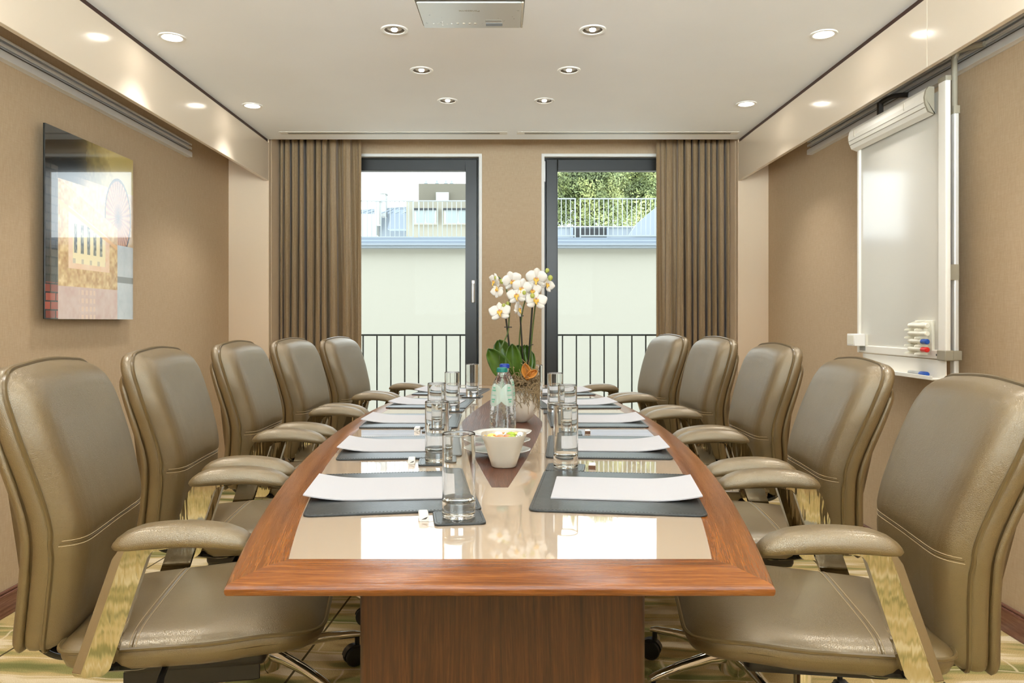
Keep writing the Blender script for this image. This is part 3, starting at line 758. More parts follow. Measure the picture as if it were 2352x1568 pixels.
# ------------------------------------------------------------------ chair
def make_chair():
    e = thing('swivel_chair', 'x', 'chair')
    # seat: outline in (x,y), cushion height over z
    so = round_poly([(-.228, -.205), (.06, -.236), (.252, -.20), (.252, .20), (.06, .236), (-.228, .205)], [.06, .25, .15, .15, .25, .06], 8)
    def sb(a, b): return .505+.010*sin((a+.05)*5)-.02*max(0, (a-.12)/.13)**2*1.0
    prof = [(0, .024), (.3, .0235), (.55, .0225), (.72, .021), (.82, .0185), (.89, .0145), (.94, .009), (.975, .003), (1, -.004)]
    pl = Pillow(so, (0, 0), prof, lambda a, b, h: (a, b, h), sb, 120)
    seat = pl.mesh(MB(), [0, .15, .3, .45, .55, .64, .72, .78, .82, .86, .89, .92, .94, .96, .975, .99, 1], [(.99, -.02)]).build('seat', 'taupe_leather', e, ang=60)
    MB().ring(pl.rim(1.003, -.002), .0042, 6).build('seat_piping', 'leather_piping', seat)
    for dx in (-.006, .006):
        pts = [pl.at(-.085+dx, -.222+.444*k/40, .0006) for k in range(41)]
        MB().tube(pts, .0008, 5).build('seat_stitching', 'stitch_thread', seat)
    MB().tube([pl.at(-.085, -.222+.444*k/40, -.0004) for k in range(41)], .0016, 5).build('seat_seam', 'leather_piping', seat)
    sk = MB(); pl2 = Pillow(so, (0, 0), [(0, -.062), (1, -.062)], lambda a, b, h: (a, b, h), sb, 120)
    rows = [pl2.rim(.995, -.004), pl2.rim(.992, -.016), pl2.rim(.965, -.034), pl2.rim(.91, -.046), pl2.rim(.80, -.05)]
    vs = [p for r in rows for p in r]; n = 120
    fs = [(i*n+k, i*n+(k+1) % n, (i+1)*n+(k+1) % n, (i+1)*n+k) for i in range(4) for k in range(n)]+[tuple(range(4*n, 5*n))]
    sk.add(vs, fs).build('seat_shell', 'taupe_leather', e, ang=60)
    # backrest: outline in (y,z), cushion depth along x
    XT = [(.44, -.272), (.50, -.262), (.58, -.248), (.65, -.237), (.70, -.233), (.75, -.239), (.82, -.257), (.90, -.281), (.97, -.303), (1.04, -.321)]
    def XF(z):
        i = max(0, min(len(XT)-2, next((k for k in range(len(XT)-1) if z <= XT[k+1][0]), len(XT)-2)))
        sl = lambda j: (XT[min(j+1, len(XT)-1)][1]-XT[max(j-1, 0)][1])/(XT[min(j+1, len(XT)-1)][0]-XT[max(j-1, 0)][0])
        h = XT[i+1][0]-XT[i][0]; t = (z-XT[i][0])/h; a, b = XT[i][1], XT[i+1][1]
        return (2*t**3-3*t*t+1)*a+(t**3-2*t*t+t)*h*sl(i)+(-2*t**3+3*t*t)*b+(t**3-t*t)*h*sl(i+1)
    bo = round_poly([(-.150, .474), (.150, .474), (.172, .58), (.194, .70), (.216, .88), (.212, 1.008), (0, 1.024), (-.212, 1.008), (-.216, .88), (-.194, .70), (-.172, .58)],
                    [.03, .03, .4, .5, .4, .085, 1.2, .085, .4, .5, .4], 8)
    def bb(y, z):
        # softly scooped between two bolsters, drawn in at the lumbar seam
        g = -.012*max(0, 1-(y/.15)**2)*max(0, 1-((z-.59)/.13)**2)-.0035*math.exp(-((z-.69)/.012)**2)+.004*max(0, 1-(y/.17)**2)*max(0, 1-((z-.80)/.12)**2)
        return XF(z)+g
    bprof = [(0, .058), (.4, .0575), (.62, .0565), (.75, .0545), (.83, .0515), (.88, .0475), (.92, .0415), (.95, .033), (.975, .020), (.99, .010), (1, .001)]
    pb = Pillow(bo, (0, .75), bprof, lambda y, z, h: (h, y, z), bb, 150)
    back = pb.mesh(MB(), [k*.03 for k in range(28)]+[.83, .85, .865, .88, .9, .92, .935, .95, .96, .975, .983, .99, .995, 1], [(.99, -.012)]).build('backrest', 'taupe_leather', e, ang=60)
    MB().ring(pb.rim(1.004, .002), .0042, 6).build('back_piping', 'leather_piping', back)
    zs = .690
    pts = [(-.188+.376*k/60) for k in range(61)]
    for dz in (-.005, .005): MB().tube([pb.at(y, zs+dz, .0006) for y in pts], .0008, 5).build('back_stitching', 'stitch_thread', back)
    MB().tube([pb.at(y, zs, -.0004) for y in pts], .0017, 5).build('back_seam', 'leather_piping', back)
    # band behind the cushion
    pm = Pillow(bo, (0, .75), [(0, -.036), (.90, -.036), (.955, -.034), (.985, -.026), (1, -.014), ], lambda y, z, h: (h, y, z), lambda y, z: XF(z), 150)
    mb = MB(); gs = [.985, .997, 1.0, .997]; hs = [-.002, -.006, -.014, -.024]
    rows = [pm.rim(.97, -.001)]+[pm.rim(g, h) for g, h in zip(gs, hs)]+[pm.rim(.98, -.032), pm.rim(.94, -.036)]; vs = [p for r in rows for p in r]; n = 150
    fs = [(i*n+k, i*n+(k+1) % n, (i+1)*n+(k+1) % n, (i+1)*n+k) for i in range(len(rows)-1) for k in range(n)]+[tuple(range((len(rows)-1)*n, len(rows)*n))]
    mb.add(vs, fs).build('back_band', 'taupe_leather', e, ang=60)
    # outer shell, starts below the top
    ro = round_poly([(-.146, .470), (.146, .470), (.190, .70), (.208, .86), (.196, .955), (-.196, .955), (-.208, .86), (-.190, .70)], [.03, .03, .5, .4, .05, .05, .4, .5], 8)
    pr = Pillow(ro, (0, .72), [(0, -.066), (.8, -.065), (.9, -.062), (.96, -.057), (.99, -.050), (1, -.044)], lambda y, z, h: (h, y, z), lambda y, z: XF(z)+.0*z, 120)
    pr.mesh(MB(), [0, .2, .4, .6, .8, .9, .96, .99, 1], [(.985, -.039), (.95, -.0365)]).build('back_shell', 'taupe_leather', e, ang=60)
    # arms
    for s in (-1, 1):
        y = s*.262
        ao = round_poly([(-.103, -.03), (-.02, -.037), (.08, -.036), (.142, -.026), (.142, .026), (.08, .036), (-.02, .037), (-.103, .03)], [.03, .1, .1, .026, .026, .1, .1, .03], 6)
        az = lambda a, b: .716-.018*max(0, (a-.0)/.14)**2-.008*max(0, (-a)/.1)**2
        pa = Pillow([(a, b+y) for a, b in ao], (.02, y), [(0, .026), (.4, .0252), (.65, .0225), (.82, .017), (.93, .009), (.98, .0025), (1, -.003)], lambda a, b, h: (a, b, h), az, 64)
        pa.mesh(MB(), [0, .2, .4, .55, .65, .75, .82, .88, .93, .96, .98, 1], [(.97, -.009), (.85, -.0125)]).build('arm_pad', 'taupe_leather', e, ang=60)
        rad = [.006, .001, .001, .01, .012, .015, .012, .006, .006, .02]
        pa_ = round_poly([(-.088, .7035), (.0, .7035), (.0, .698), (-.034, .694), (-.042, .684), (-.104, .490), (-.116, .479), (-.166, .477), (-.170, .484), (-.104, .680)], rad, 4)
        pb_ = round_poly([(-.078, .7035), (.0, .7035), (.0, .698), (-.034, .694), (-.042, .684), (-.104, .490), (-.116, .479), (-.148, .478), (-.152, .484), (-.087, .680)], rad, 4)
        n = len(pa_); vs = [(a, h, b) for p_, h in ((pa_, y-s*.013), (pa_, y+s*.002), (pb_, y+s*.012)) for a, b in p_]
        fs = [tuple(range(n)), tuple(range(2*n, 3*n))]+[(i*n+k, i*n+(k+1) % n, (i+1)*n+(k+1) % n, (i+1)*n+k) for i in (0, 1) for k in range(n)]
        MB().add(vs, fs).build('arm_post', 'cast_chrome', e, bevel=.0022, seg=3, ang=30)
        MB().tube(cr([(-.138, y-s*.01, .487), (-.12, y-s*.05, .470), (-.07, y-s*.10, .452), (-.04, y-s*.2, .447)], 6), [.010]*13+[.014]*6, 8).build('arm_bracket', 'gloss_black', e)
    # underside
    mb = MB().prism(round_poly([(-.15, -.085), (.13, -.085), (.13, .085), (-.15, .085)], .02, 4), .395, .455); mb.build('tilt_mechanism', 'dark_mechanism', e, bevel=.012, seg=2)
    MB().prism([(-.15, -.07), (.12, -.07), (.05, -.05), (.02, -.05), (-.10, -.06)], .36, .40).build('spring_housing', 'dark_mechanism', e, bevel=.006)
    bp = cr([(-.08, 0, .452), (-.20, 0, .447), (-.262, 0, .452), (-.300, 0, .486), (-.306, 0, .53)], 6)
    vs = []; n = len(bp)
    for p in bp:
        for q in (-.10, -.09, .09, .10): vs.append((p.x, q, p.z))
    fs = [(i*4+j, i*4+j+1, (i+1)*4+j+1, (i+1)*4+j) for i in range(n-1) for j in range(3)]
    MB().add(vs, fs).build('back_bracket', 'gloss_black', e, solid=.016)
    MB().tube([(-.05, -.085, .44), (-.04, -.20, .436), (-.035, -.235, .43)], [.006, .006, .009], 8).build('lever', 'black_plastic', e)
    MB().lathe([(.030, .10), (.030, .22), (.024, .23), (.018, .235), (.018, .40)], 24).build('gas_column', 'chrome', e)
    MB().lathe([(.001, .060), (.045, .062), (.05, .075), (.05, .118), (.042, .128), (.03, .13)], 28).build('base_hub', 'chrome', e)
    for k in range(5):
        a = 2*pi*k/5+.5; M = Matrix.Rotation(a, 4, 'Z')
        vs = []; pth = [(.035, .112, .022, .022), (.10, .116, .019, .018), (.20, .110, .016, .014), (.285, .098, .014, .011), (.305, .093, .011, .008)]
        for x, z, w, h in pth:
            for q in range(10):
                t = 2*pi*q/10; vs.append(M @ Vector((x, w*cos(t), z+h*sin(t))))
        fs = [(i*10+q, i*10+(q+1) % 10, (i+1)*10+(q+1) % 10, (i+1)*10+q) for i in range(4) for q in range(10)]+[tuple(range(10))[::-1], tuple(range(40, 50))]
        leg = MB().add(vs, fs).build('base_leg', 'chrome', e, ang=60)
        c = MB(); T = M @ Matrix.Translation((.292, 0, 0)) @ Matrix.Rotation(.9*k, 4, 'Z')
        for s in (-1, 1): c.lathe([(.0001, 0), (.022, 0), (.029, .004), (.031, .011), (.028, .017), (.0001, .018)], 24, T @ Matrix.Translation((-.012, 0, .031)) @ Matrix.Rotation(s*pi/2, 4, 'X') @ Matrix.Translation((0, 0, .004)))
        arc = [(.036*cos(t), .036*sin(t)) for t in [R(10+160*q/10) for q in range(11)]]
        c.prism(arc, -.012, .012, lambda a2, b2, h: T @ Vector((a2-.012, h, .031+b2)))
        c.tube([T @ Vector((0, 0, .058)), T @ Vector((0, 0, .088))], .008, 10)
        c.build('caster', 'black_plastic', leg, ang=40)
    return e
ord5 = ['nearest the camera', 'second from the camera', 'middle of the five', 'fourth from the camera', 'nearest the window']
LC = [(-.632, 1.620, 8.9, 0), (-.720, 2.285, 4.5, .0), (-.732, 2.965, 0, 0), (-.705, 3.590, -6, -.004), (-.625, 4.190, -10, -.012)]
TILT = {('right', 0): -5.5, ('right', 1): -5.0, ('right', 3): 1.5}      # how far each back is reclined
RC = [(.620, 1.590, 8.0, -.026), (.682, 2.265, 4.5, -.024), (.710, 2.885, 0, -.006), (.678, 3.515, -5, .004), (.590, 4.110, -9, .004)]
proto = make_chair(); first = True
for side, lst in (('left', LC), ('right', RC)):
    for i, (x, y, a, dz) in enumerate(lst):
        c = proto if first else copy_tree(proto); first = False
        c.location = (x, y, 0); c.rotation_euler = (0, 0, R(a) if side == 'left' else pi-R(a))
        c['label'] = 'taupe leather swivel armchair on the %s side of the table, %s' % (side, ord5[i]); c['group'] = 'leather chairs around the table'
        th = R(TILT.get((side, i), 0)); pv = Vector((-.26, 0, .54)); rot = Matrix.Rotation(th, 4, 'Y')
        for k in c.children:
            if k.name.startswith(('backrest', 'back_band', 'back_shell')): k.rotation_euler = (0, th, 0); k.location = pv-rot @ pv+Vector((0, 0, dz))

# ------------------------------------------------------------------ place settings
Z = TZ+.0004
def pad_mesh():
    o = MB().prism(round_poly([(-.166, -.19), (.166, -.19), (.166, .19), (-.166, .19)], .018, 6), 0, .0042).build('desk_pad', 'pad_leather', bevel=.0012)
    out = []
    pts = resample(round_poly([(-.160, -.184), (.160, -.184), (.160, .184), (-.160, .184)], .015, 6), 400)
    mb = MB()
    for i in range(0, 400, 2):
        a, b = pts[i], pts[(i+1) % 400]; mb.tube([(a.x, a.y, .0043), (b.x, b.y, .0043)], .0005, 4)
    mb.build('stitching', 'pad_stitch', o); return o
def paper_mesh():
    # a pad of note paper whose outer end curls up; +x is the outer end
    vs = []; n = 24
    for k in range(n+1):
        x = -.1485+.297*k/n; t = max(0, (x-.045)/.1035); z = .012*t**2.0
        for y in (-.105, .105): vs.append((x, y, z))
    fs = [(2*k, 2*k+2, 2*k+3, 2*k+1) for k in range(n)]
    vs += [(x, y, z+.0022) for x, y, z in vs]; m = 2*(n+1)
    fs = [f[::-1] for f in fs]+[tuple(i+m for i in f) for f in fs]
    fs += [(2*k, 2*k+2, m+2*k+2, m+2*k) for k in range(n)]+[(2*k+1, m+2*k+1, m+2*k+3, 2*k+3) for k in range(n)]+[(0, m, m+1, 1), (2*n, 2*n+1, m+2*n+1, m+2*n)]
    return MB().add(vs, fs).build('note_paper', 'paper', ang=30)
def glass_obj():
    R0 = .0302
    prof = [(.0001, .0), (R0-.003, .0), (R0-.0008, .0012), (R0, .004), (R0, .0055), (R0, .03), (R0, .148), (R0, .150), (R0-.0005, .1518), (R0-.0009, .152), (R0-.0014, .1515), (R0-.0016, .1495), (R0-.0016, .147), (R0-.0018, .036), (R0-.0019, .034), (R0-.0045, .0285), (R0-.014, .0255), (.0001, .0248)]
    return MB().lathe(prof, 56).build('highball_glass', 'clear_glass', ang=50)
def coaster_obj():
    o = MB().prism(round_poly([(-.046, -.046), (.046, -.046), (.046, .046), (-.046, .046)], .010, 5), 0, .004).build('coaster', 'pad_leather', bevel=.001)
    pts = resample(round_poly([(-.041, -.041), (.041, -.041), (.041, .041), (-.041, .041)], .008, 5), 100)
    mb = MB()
    for i in range(0, 100, 2):
        a, b = pts[i], pts[(i+1) % 100]; mb.tube([(a.x, a.y, .0041), (b.x, b.y, .0041)], .0004, 4)
    mb.build('stitching', 'pad_stitch', o); return o
def sweet_obj(end):
    o = MB().prism(round_poly([(-.009, 0), (.009, 0), (.009, .012), (-.009, .012)], .003, 4), -.018, .018, lambda a, b, h: (a, h, b)).build('wrapped_sweet', 'white_wrapper')
    if end == 'brown': MB().box(-.0085, .0085, -.0186, -.018, .001, .011).build('wrapper_end', 'brown_wrapper', o, smooth=False)
    else: MB().prism([(-.005, .003), (.004, .004), (.007, .008), (.001, .006)], -.0184, -.018, lambda a, b, h: (a, h, b)).build('wrapper_mark', 'black_mark', o, smooth=False)
    return o
PADS = {'left': [(-.236, 1.606, 8.5), (-.290, 2.165, 5), (-.330, 2.742, 1), (-.318, 3.318, -4), (-.270, 3.872, -8)],
        'right': [(.232, 1.604, -7.5), (.285, 2.172, -4.5), (.322, 2.755, -1), (.300, 3.31, 4), (.250, 3.86, 8)]}
GL = {'left': [(-.085, 1.392), (-.175, 1.952), (-.226, 2.535), (-.213, 3.055), (-.157, 3.612)], 'right': [(.147, 1.852), (.198, 2.428), (.195, 2.975), (.142, 3.535), None]}
pp = pad_mesh(); nn = paper_mesh(); gg = glass_obj(); cc = coaster_obj(); sw = {'left': sweet_obj('mark'), 'right': sweet_obj('brown')}
used = set()
def put(o, loc, rz, label, cat, group):
    c = o if o.name not in used else copy_tree(o)
    used.add(o.name); c.location = loc; c.rotation_euler = (0, 0, rz); return tag(c, label, cat, group)
for side in ('left', 'right'):
    for i in range(5):
        x, y, a = PADS[side][i]; s = -1 if side == 'left' else 1
        put(pp, (x, y, Z), R(a), 'black leather desk pad on the table\'s %s side, %s' % (side, ord5[i]), 'desk pad', 'desk pads around the table')
        d = Vector((cos(R(a)), sin(R(a)))); q = Vector((-sin(R(a)), cos(R(a))))
        ox, oy = (.018, .008) if side == 'right' else (-.022, .012)
        p = Vector((x, y))+d*ox+q*oy
        ra = R(a+(1.2 if side == 'right' else -3)+random.uniform(-1, 1))+(0 if side == 'right' else pi)
        put(nn, (p.x, p.y, Z+.0046), ra, 'white curled note paper on the desk pad, %s side, %s' % (side, ord5[i]), 'paper', 'note paper on the desk pads')
        g = GL[side][i]
        if g:
            gx, gy = g
            cy = gy+(-.006 if side == 'left' else .006)
            edge = y-.19 if side == 'left' else y+.19
            ov = 0
            ly = (Vector((gx, cy))-Vector((x, y))).dot(q)                     # distance along the pad
            need = .190+.047+.002
            if abs(ly) < need: 
                sh = need-abs(ly); gxy = Vector((gx, cy))+q*(sh if ly > 0 else -sh); gx2, cy = gxy.x, gxy.y
            else: gx2 = gx
            put(cc, (gx2, cy, Z), R(a)+R(random.uniform(-4, 4)*.3), 'black leather coaster under the glass, %s side, %s' % (side, ord5[i]), 'coaster', 'coasters on the table')
            put(gg, (gx2, cy, Z+.0042), 0, 'clear straight tumbler on a coaster, %s side of the table, %s' % (side, ord5[i]), 'glass', 'tumblers on the table')
            sx_, sy_ = gx2+(s*.064), cy+(0 if side == 'left' else -.002)
            pos = Vector((sx_, sy_)); ly = (pos-Vector((x, y))).dot(q)
            if abs(ly) < .19+.021: pos += q*((.19+.021-abs(ly))*(1 if ly > 0 else -1))
            if i < 3 or side == 'left' and i < 4: put(sw[side], (pos.x, pos.y, Z), R(a), 'small white wrapped sweet beside the coaster, %s side, %s' % (side, ord5[i]), 'sweet', 'wrapped sweets beside the coasters')

# ------------------------------------------------------------------ centre of the table
ZI = TZ+.0008
# bowl of sweets
e = thing('sweet_bowl', 'white tapered china bowl filled with wrapped sweets', 'bowl', (-.004, 1.885, ZI))
def sq(r, z, k, n=72):
    out = []
    for i in range(n):
        a = 2*pi*i/n; p = 2+k; d = (abs(cos(a))**p+abs(sin(a))**p)**(-1/p); out.append((r*d*cos(a), r*d*sin(a), z))
    return out
rows = [sq(.001, 0, 0), sq(.028, 0, .3), sq(.0315, .003, .3), sq(.0355, .018, .4), sq(.043, .042, .6), sq(.052, .068, .8), sq(.0563, .080, .9), sq(.0562, .0812, .9), sq(.0545, .0812, .9), sq(.0505, .068, .8), sq(.041, .042, .6), sq(.033, .02, .4), sq(.024, .012, .2), sq(.001, .010, 0)]
vs = [p for r in rows for p in r]; n = 72
MB().add(vs, [(i*n+k, i*n+(k+1) % n, (i+1)*n+(k+1) % n, (i+1)*n+k) for i in range(len(rows)-1) for k in range(n)]).build('bowl', 'white_china', e, ang=50)
SW = [(-.026, -.022, .075, 'sweet_yellow', 'yellow'), (-.008, -.018, .078, 'sweet_orange', 'pale orange'), (.011, -.012, .077, 'sweet_orange', 'orange'), (.020, -.022, .077, 'sweet_green', 'green'), (.018, .008, .081, 'sweet_green', 'green'), (-.014, .012, .081, 'sweet_clear', 'clear'), (.040, -.008, .083, 'sweet_clear', 'white'), (.030, .022, .079, 'sweet_yellow', 'yellow'), (-.03, .008, .077, 'sweet_yellow', 'yellow'), (0, .03, .076, 'sweet_orange', 'orange'), (-.02, -.005, .06, 'sweet_clear', 'clear'), (.02, .0, .058, 'sweet_yellow', 'yellow')]
places = ['at the front left of the bowl', 'at the front of the bowl', 'in the middle of the bowl', 'at the front right of the bowl', 'behind the other green one in the bowl', 'at the back of the bowl', 'sticking up at the right rim of the bowl', 'at the back right of the bowl', 'at the left of the bowl', 'at the far rim of the bowl', 'deep in the left of the bowl', 'deep in the right of the bowl']
rnd = random.Random(5)
for (x, y, z, m, cn), pl in zip(SW, places):
    M = Matrix.Rotation(rnd.uniform(0, 3), 4, 'Z') @ Matrix.Rotation(rnd.uniform(-.5, .5), 4, 'X')
    mb = MB().blob((0, 0, 0), .012, .0085, .0075, 12, 8, M)
    for s in (-1, 1):                                   # twisted wrapper ends
        vs = [M @ Vector((s*.011, 0, 0))]
        for k in range(7): vs.append(M @ Vector((s*(.018+.002*(k % 2)), (k-3)*.0028, .003*(-1)**k)))
        mb.add(vs, [(0, k+1, k+2) for k in range(6)])
    o = mb.build('wrapped_candy', m, smooth=(m != 'sweet_clear'), loc=(-.004+x, 1.885+y, ZI+z-.004))
    tag(o, '%s wrapped candy %s' % (cn, pl), 'candy', 'candies in the bowl')
# stack of three small dishes behind the bowl
for k, (z0, lab) in enumerate(((0, 'lowest'), (.026, 'middle'), (.0445, 'top'))):
    rows = []
    def ring(r, z, n=64):
        out = []
        for i in range(n):
            a = 2*pi*i/n; ex = max(0, cos(a-pi))**14*.16; out.append((r*(1+ex)*cos(a), r*(1+ex)*sin(a)*.92, z))
        return out
    rows = [ring(.001, 0), ring(.026, 0), ring(.028, .003), ring(.045, .006), ring(.066, .012), ring(.0785, .0165), ring(.0792, .0178), ring(.077, .0186), ring(.064, .0145), ring(.045, .0092), ring(.024, .006), ring(.001, .0055)]
    vs = [p for r in rows for p in r]; n = 64
    mb = MB().add(vs, [(i*n+q, i*n+(q+1) % n, (i+1)*n+(q+1) % n, (i+1)*n+q) for i in range(len(rows)-1) for q in range(n)])
    if k: mb.lathe([(.030, .002), (.026, -(.0195 if k == 1 else .012)), (.022, -(.0195 if k == 1 else .012)), (.024, .002)], 32)
    o = mb.build('small_dish', 'plate_china', ang=50, loc=(-.012, 2.035, ZI+z0+.0004)); o.rotation_euler = (0, 0, R((0, 8, -150)[k]))
    tag(o, 'white small dish behind the sweet bowl, %s of the stack of three' % lab, 'dish', 'stacked dishes behind the bowl')
# two bottles of water
def bottle(loc, cap, label, rz, spin):
    e = thing('water_bottle', label, 'bottle', loc, rz, 'water bottles on the table')
    pr = [(.0001, .004), (.018, .0), (.032, .0), (.0372, .004), (.0385, .012), (.0382, .055), (.0362, .10), (.0335, .135), (.0305, .158), (.0265, .172), (.0195, .186), (.0148, .195), (.0138, .203), (.0138, .2065), (.0001, .2065)]
    MB().lathe(pr, 56).build('glass_body', 'bottle_glass', e, ang=50)
    n = 24; vs = []
    prof = [(.0001, .2175), (.0125, .2175), (.0155, .2155), (.0165, .211), (.0165, .2035)]
    for r, z in prof:
        for k in range(n*2): a = pi*k/n; rr = r*(1+(.03*(k % 2) if r > .014 else 0)); vs.append((rr*cos(a), rr*sin(a), z))
    m = 2*n; fs = [(i*m+k, i*m+(k+1) % m, (i+1)*m+(k+1) % m, (i+1)*m+k) for i in range(4) for k in range(m)]
    MB().add(vs, fs).build('cap', cap, e, ang=30)
    def rad(z): return interp_lin(z, [(q[1], q[0]) for q in pr[4:13]])
    for a0 in (-pi/2-.85, -pi/2+.75):
        vs = []; fs = []; c0 = .135; rr0 = .034; N = 20
        for i in range(9):
            for k in range(N):
                t = 2*pi*k/N; q = rr0*(.001+i/8); z = c0+q*sin(t); a = a0+q*cos(t)/.036; r = rad(z)+.0007; vs.append((r*cos(a), r*sin(a), z))
        fs = [(i*N+k, i*N+(k+1) % N, (i+1)*N+(k+1) % N, (i+1)*N+k) for i in range(8) for k in range(N)]
        lb = MB().add(vs, fs).build('label', 'bottle_label', e)
        mb = MB()
        for (z, w) in ((.155, .012), (.147, .018), (.134, .020), (.120, .016), (.113, .010)):
            vs = []
            for k in range(7):
                a = a0+(-w/2+w*k/6)/.036
                for zz in (z, z+(.004 if z != .134 else .0015)): r = rad(zz)+.0012; vs.append((r*cos(a), r*sin(a), zz))
            mb.add(vs, [(2*k, 2*k+2, 2*k+3, 2*k+1) for k in range(6)])
        mb.build('label_print', 'label_green', lb)
    return e
bottle((-.0105, 2.330, ZI), 'cap_teal', 'clear glass water bottle with a teal cap, nearer the bowl', R(0), 0)
bottle((-.003, 2.530, ZI), 'cap_blue', 'clear glass water bottle with a blue cap, behind the teal-capped one', R(20), 0)

# orchid
OD = 2.72
e = thing('potted_orchid', 'white orchid in a round white pot in the middle of the table', 'plant', (0, 0, 0))
ppx = (1196-VX)*OD/F
T = Matrix.Translation((ppx, OD, ZI))
MB().lathe([(.0001, 0), (.022, 0), (.026, .003), (.040, .016), (.054, .040), (.0605, .065), (.0595, .09), (.055, .112), (.052, .124), (.049, .124), (.05, .10), (.0001, .10)], 48, T).build('pot', 'pot_ceramic', e, ang=50)
rnd = random.Random(9); mb = MB()
for k in range(300):
    a = rnd.uniform(0, 2*pi); r = rnd.uniform(0, .045); z = .105+rnd.uniform(0, .05)
    p = Vector((r*cos(a), r*sin(a), z)); pts = [p.copy()]; d = Vector((cos(a), sin(a), .6))*.012
    for q in range(10):
        d += Vector((rnd.gauss(0, .006), rnd.gauss(0, .006), rnd.gauss(-.0012, .005))); d = d.normalized()*.011
        p = p+d
        rr = hypot(p.x, p.y)
        if rr > .068: p.x *= .068/rr; p.y *= .068/rr
        if p.z < .125 and hypot(p.x, p.y) < .0625: f = .0635/max(hypot(p.x, p.y), .01); p.x *= f; p.y *= f
        pts.append(p.copy())
    mb.tube([T @ q for q in pts], .0011, 4)
for k in range(44):                                      # strands trailing over the front right of the pot
    a = R(rnd.uniform(-150, 10)); p = Vector((.058*cos(a), .058*sin(a), .13)); pts = [p.copy()]
    L = rnd.randint(6, 13)
    for q in range(L):
        p = p+Vector((rnd.gauss(0, .0035), rnd.gauss(0, .0035), -.0062+rnd.gauss(0, .003))); rr = hypot(p.x, p.y); f = max(.0625, min(.069, rr))/rr; p.x *= f; p.y *= f; pts.append(p.copy())
    mb.tube([T @ q for q in pts], .0009, 4)
o = mb.build('aerial_roots', 'moss', e); o['kind'] = 'stuff'
def leaf(base, tip, width, lean, up=Vector((0, -1, .2)), mat='orchid_leaf', name='leaf'):
    base, tip = Vector(base), Vector(tip); ax = tip-base; n = 14; vs = []
    side = ax.cross(Vector((0, -1, 0))).normalized(); nor = side.cross(ax).normalized()
    for i in range(n+1):
        t = i/n; w = width*1.3*(sin(pi*min(1, t*.94+.05))**.5)*(.5+.9*t if t < .55 else 1) if 0 < i < n else width*.12
        c = base+ax*t+nor*lean*sin(pi*t*.8)
        for j in range(7):
            s = (j-3)/3; vs.append(c+side*w*s+nor*(.012*s*s-.006*(1-abs(s))))
    fs = [(i*7+j, i*7+j+1, (i+1)*7+j+1, (i+1)*7+j) for i in range(n) for j in range(6)]
    return MB().add(vs, fs).build(name, mat, e, solid=.002, ang=180)
pb = lambda x, y, d=0: P(x, y, OD+d)
leaf(pb(1212, 872, -.045), pb(1205, 834, -.05), .013, .008, mat='husk', name='dry_husk')
leaf(pb(1206, 868, -.05), pb(1233, 850, -.05), .010, .010, mat='husk', name='dry_husk')
leaf(pb(1188, 892, -.005), pb(1121, 800, -.03), .028, .01)
leaf(pb(1186, 890, .01), pb(1145, 781, .03), .034, .0)
leaf(pb(1184, 890, -.01), pb(1176, 789, -.02), .025, .012)
leaf(pb(1196, 885, .01), pb(1190, 792, .02), .022, .006)
leaf(pb(1200, 885, .005), pb(1207, 793, .04), .026, .004)
leaf(pb(1206, 880, .015), pb(1219, 808, .05), .020, .0)
def stem(pts, r, name, mat):
    MB().tube(cr([pb(*p) for p in pts], 8), r, 8).build(name, mat, e)
stem([(1180, 880, 0), (1174, 840, -.01), (1168, 780, -.012), (1161, 722, -.012)], .0032, 'support_stick', 'stick_dark')
stem([(1203, 880, 0), (1202, 845, -.01), (1198, 775, -.012), (1194, 712, -.012)], .0030, 'support_stick', 'stick_dark')
stem([(1208, 880, 0), (1213, 840, -.01), (1218, 770, -.01), (1223, 700, -.01)], .0034, 'support_stick', 'stick_dark')
stem([(1184, 870, 0), (1150, 838, -.03), (1149, 806, -.035), (1157, 785, -.03), (1167, 760, -.015), (1170, 715, -.012), (1171, 692, -.012), (1164, 668, -.015), (1163, 658, -.015), (1156, 648, -.02), (1146, 637, -.02), (1139, 637, -.02)], .0026, 'flower_stem', 'stem_green')
stem([(1200, 872, 0), (1193, 800, -.008), (1196, 745, -.012), (1202, 705, -.014), (1211, 678, -.014), (1214, 668, -.016), (1206, 662, -.018)], .0024, 'flower_stem', 'stem_green')
stem([(1208, 872, 0), (1217, 820, -.012), (1224, 750, -.014), (1229, 705, -.01), (1233, 668, .0), (1243, 640, .005), (1252, 628, .0), (1260, 624, -.005)], .0026, 'flower_stem', 'stem_green')
for p0, p1 in (((1158, 751), (1176, 751)), ((1191, 725), (1203, 725)), ((1215, 793), (1225, 791))): MB().tube([pb(p0[0], p0[1], -.018), pb(p1[0], p1[1], -.018)], .0016, 6).build('plant_clip', 'stick_dark', e)
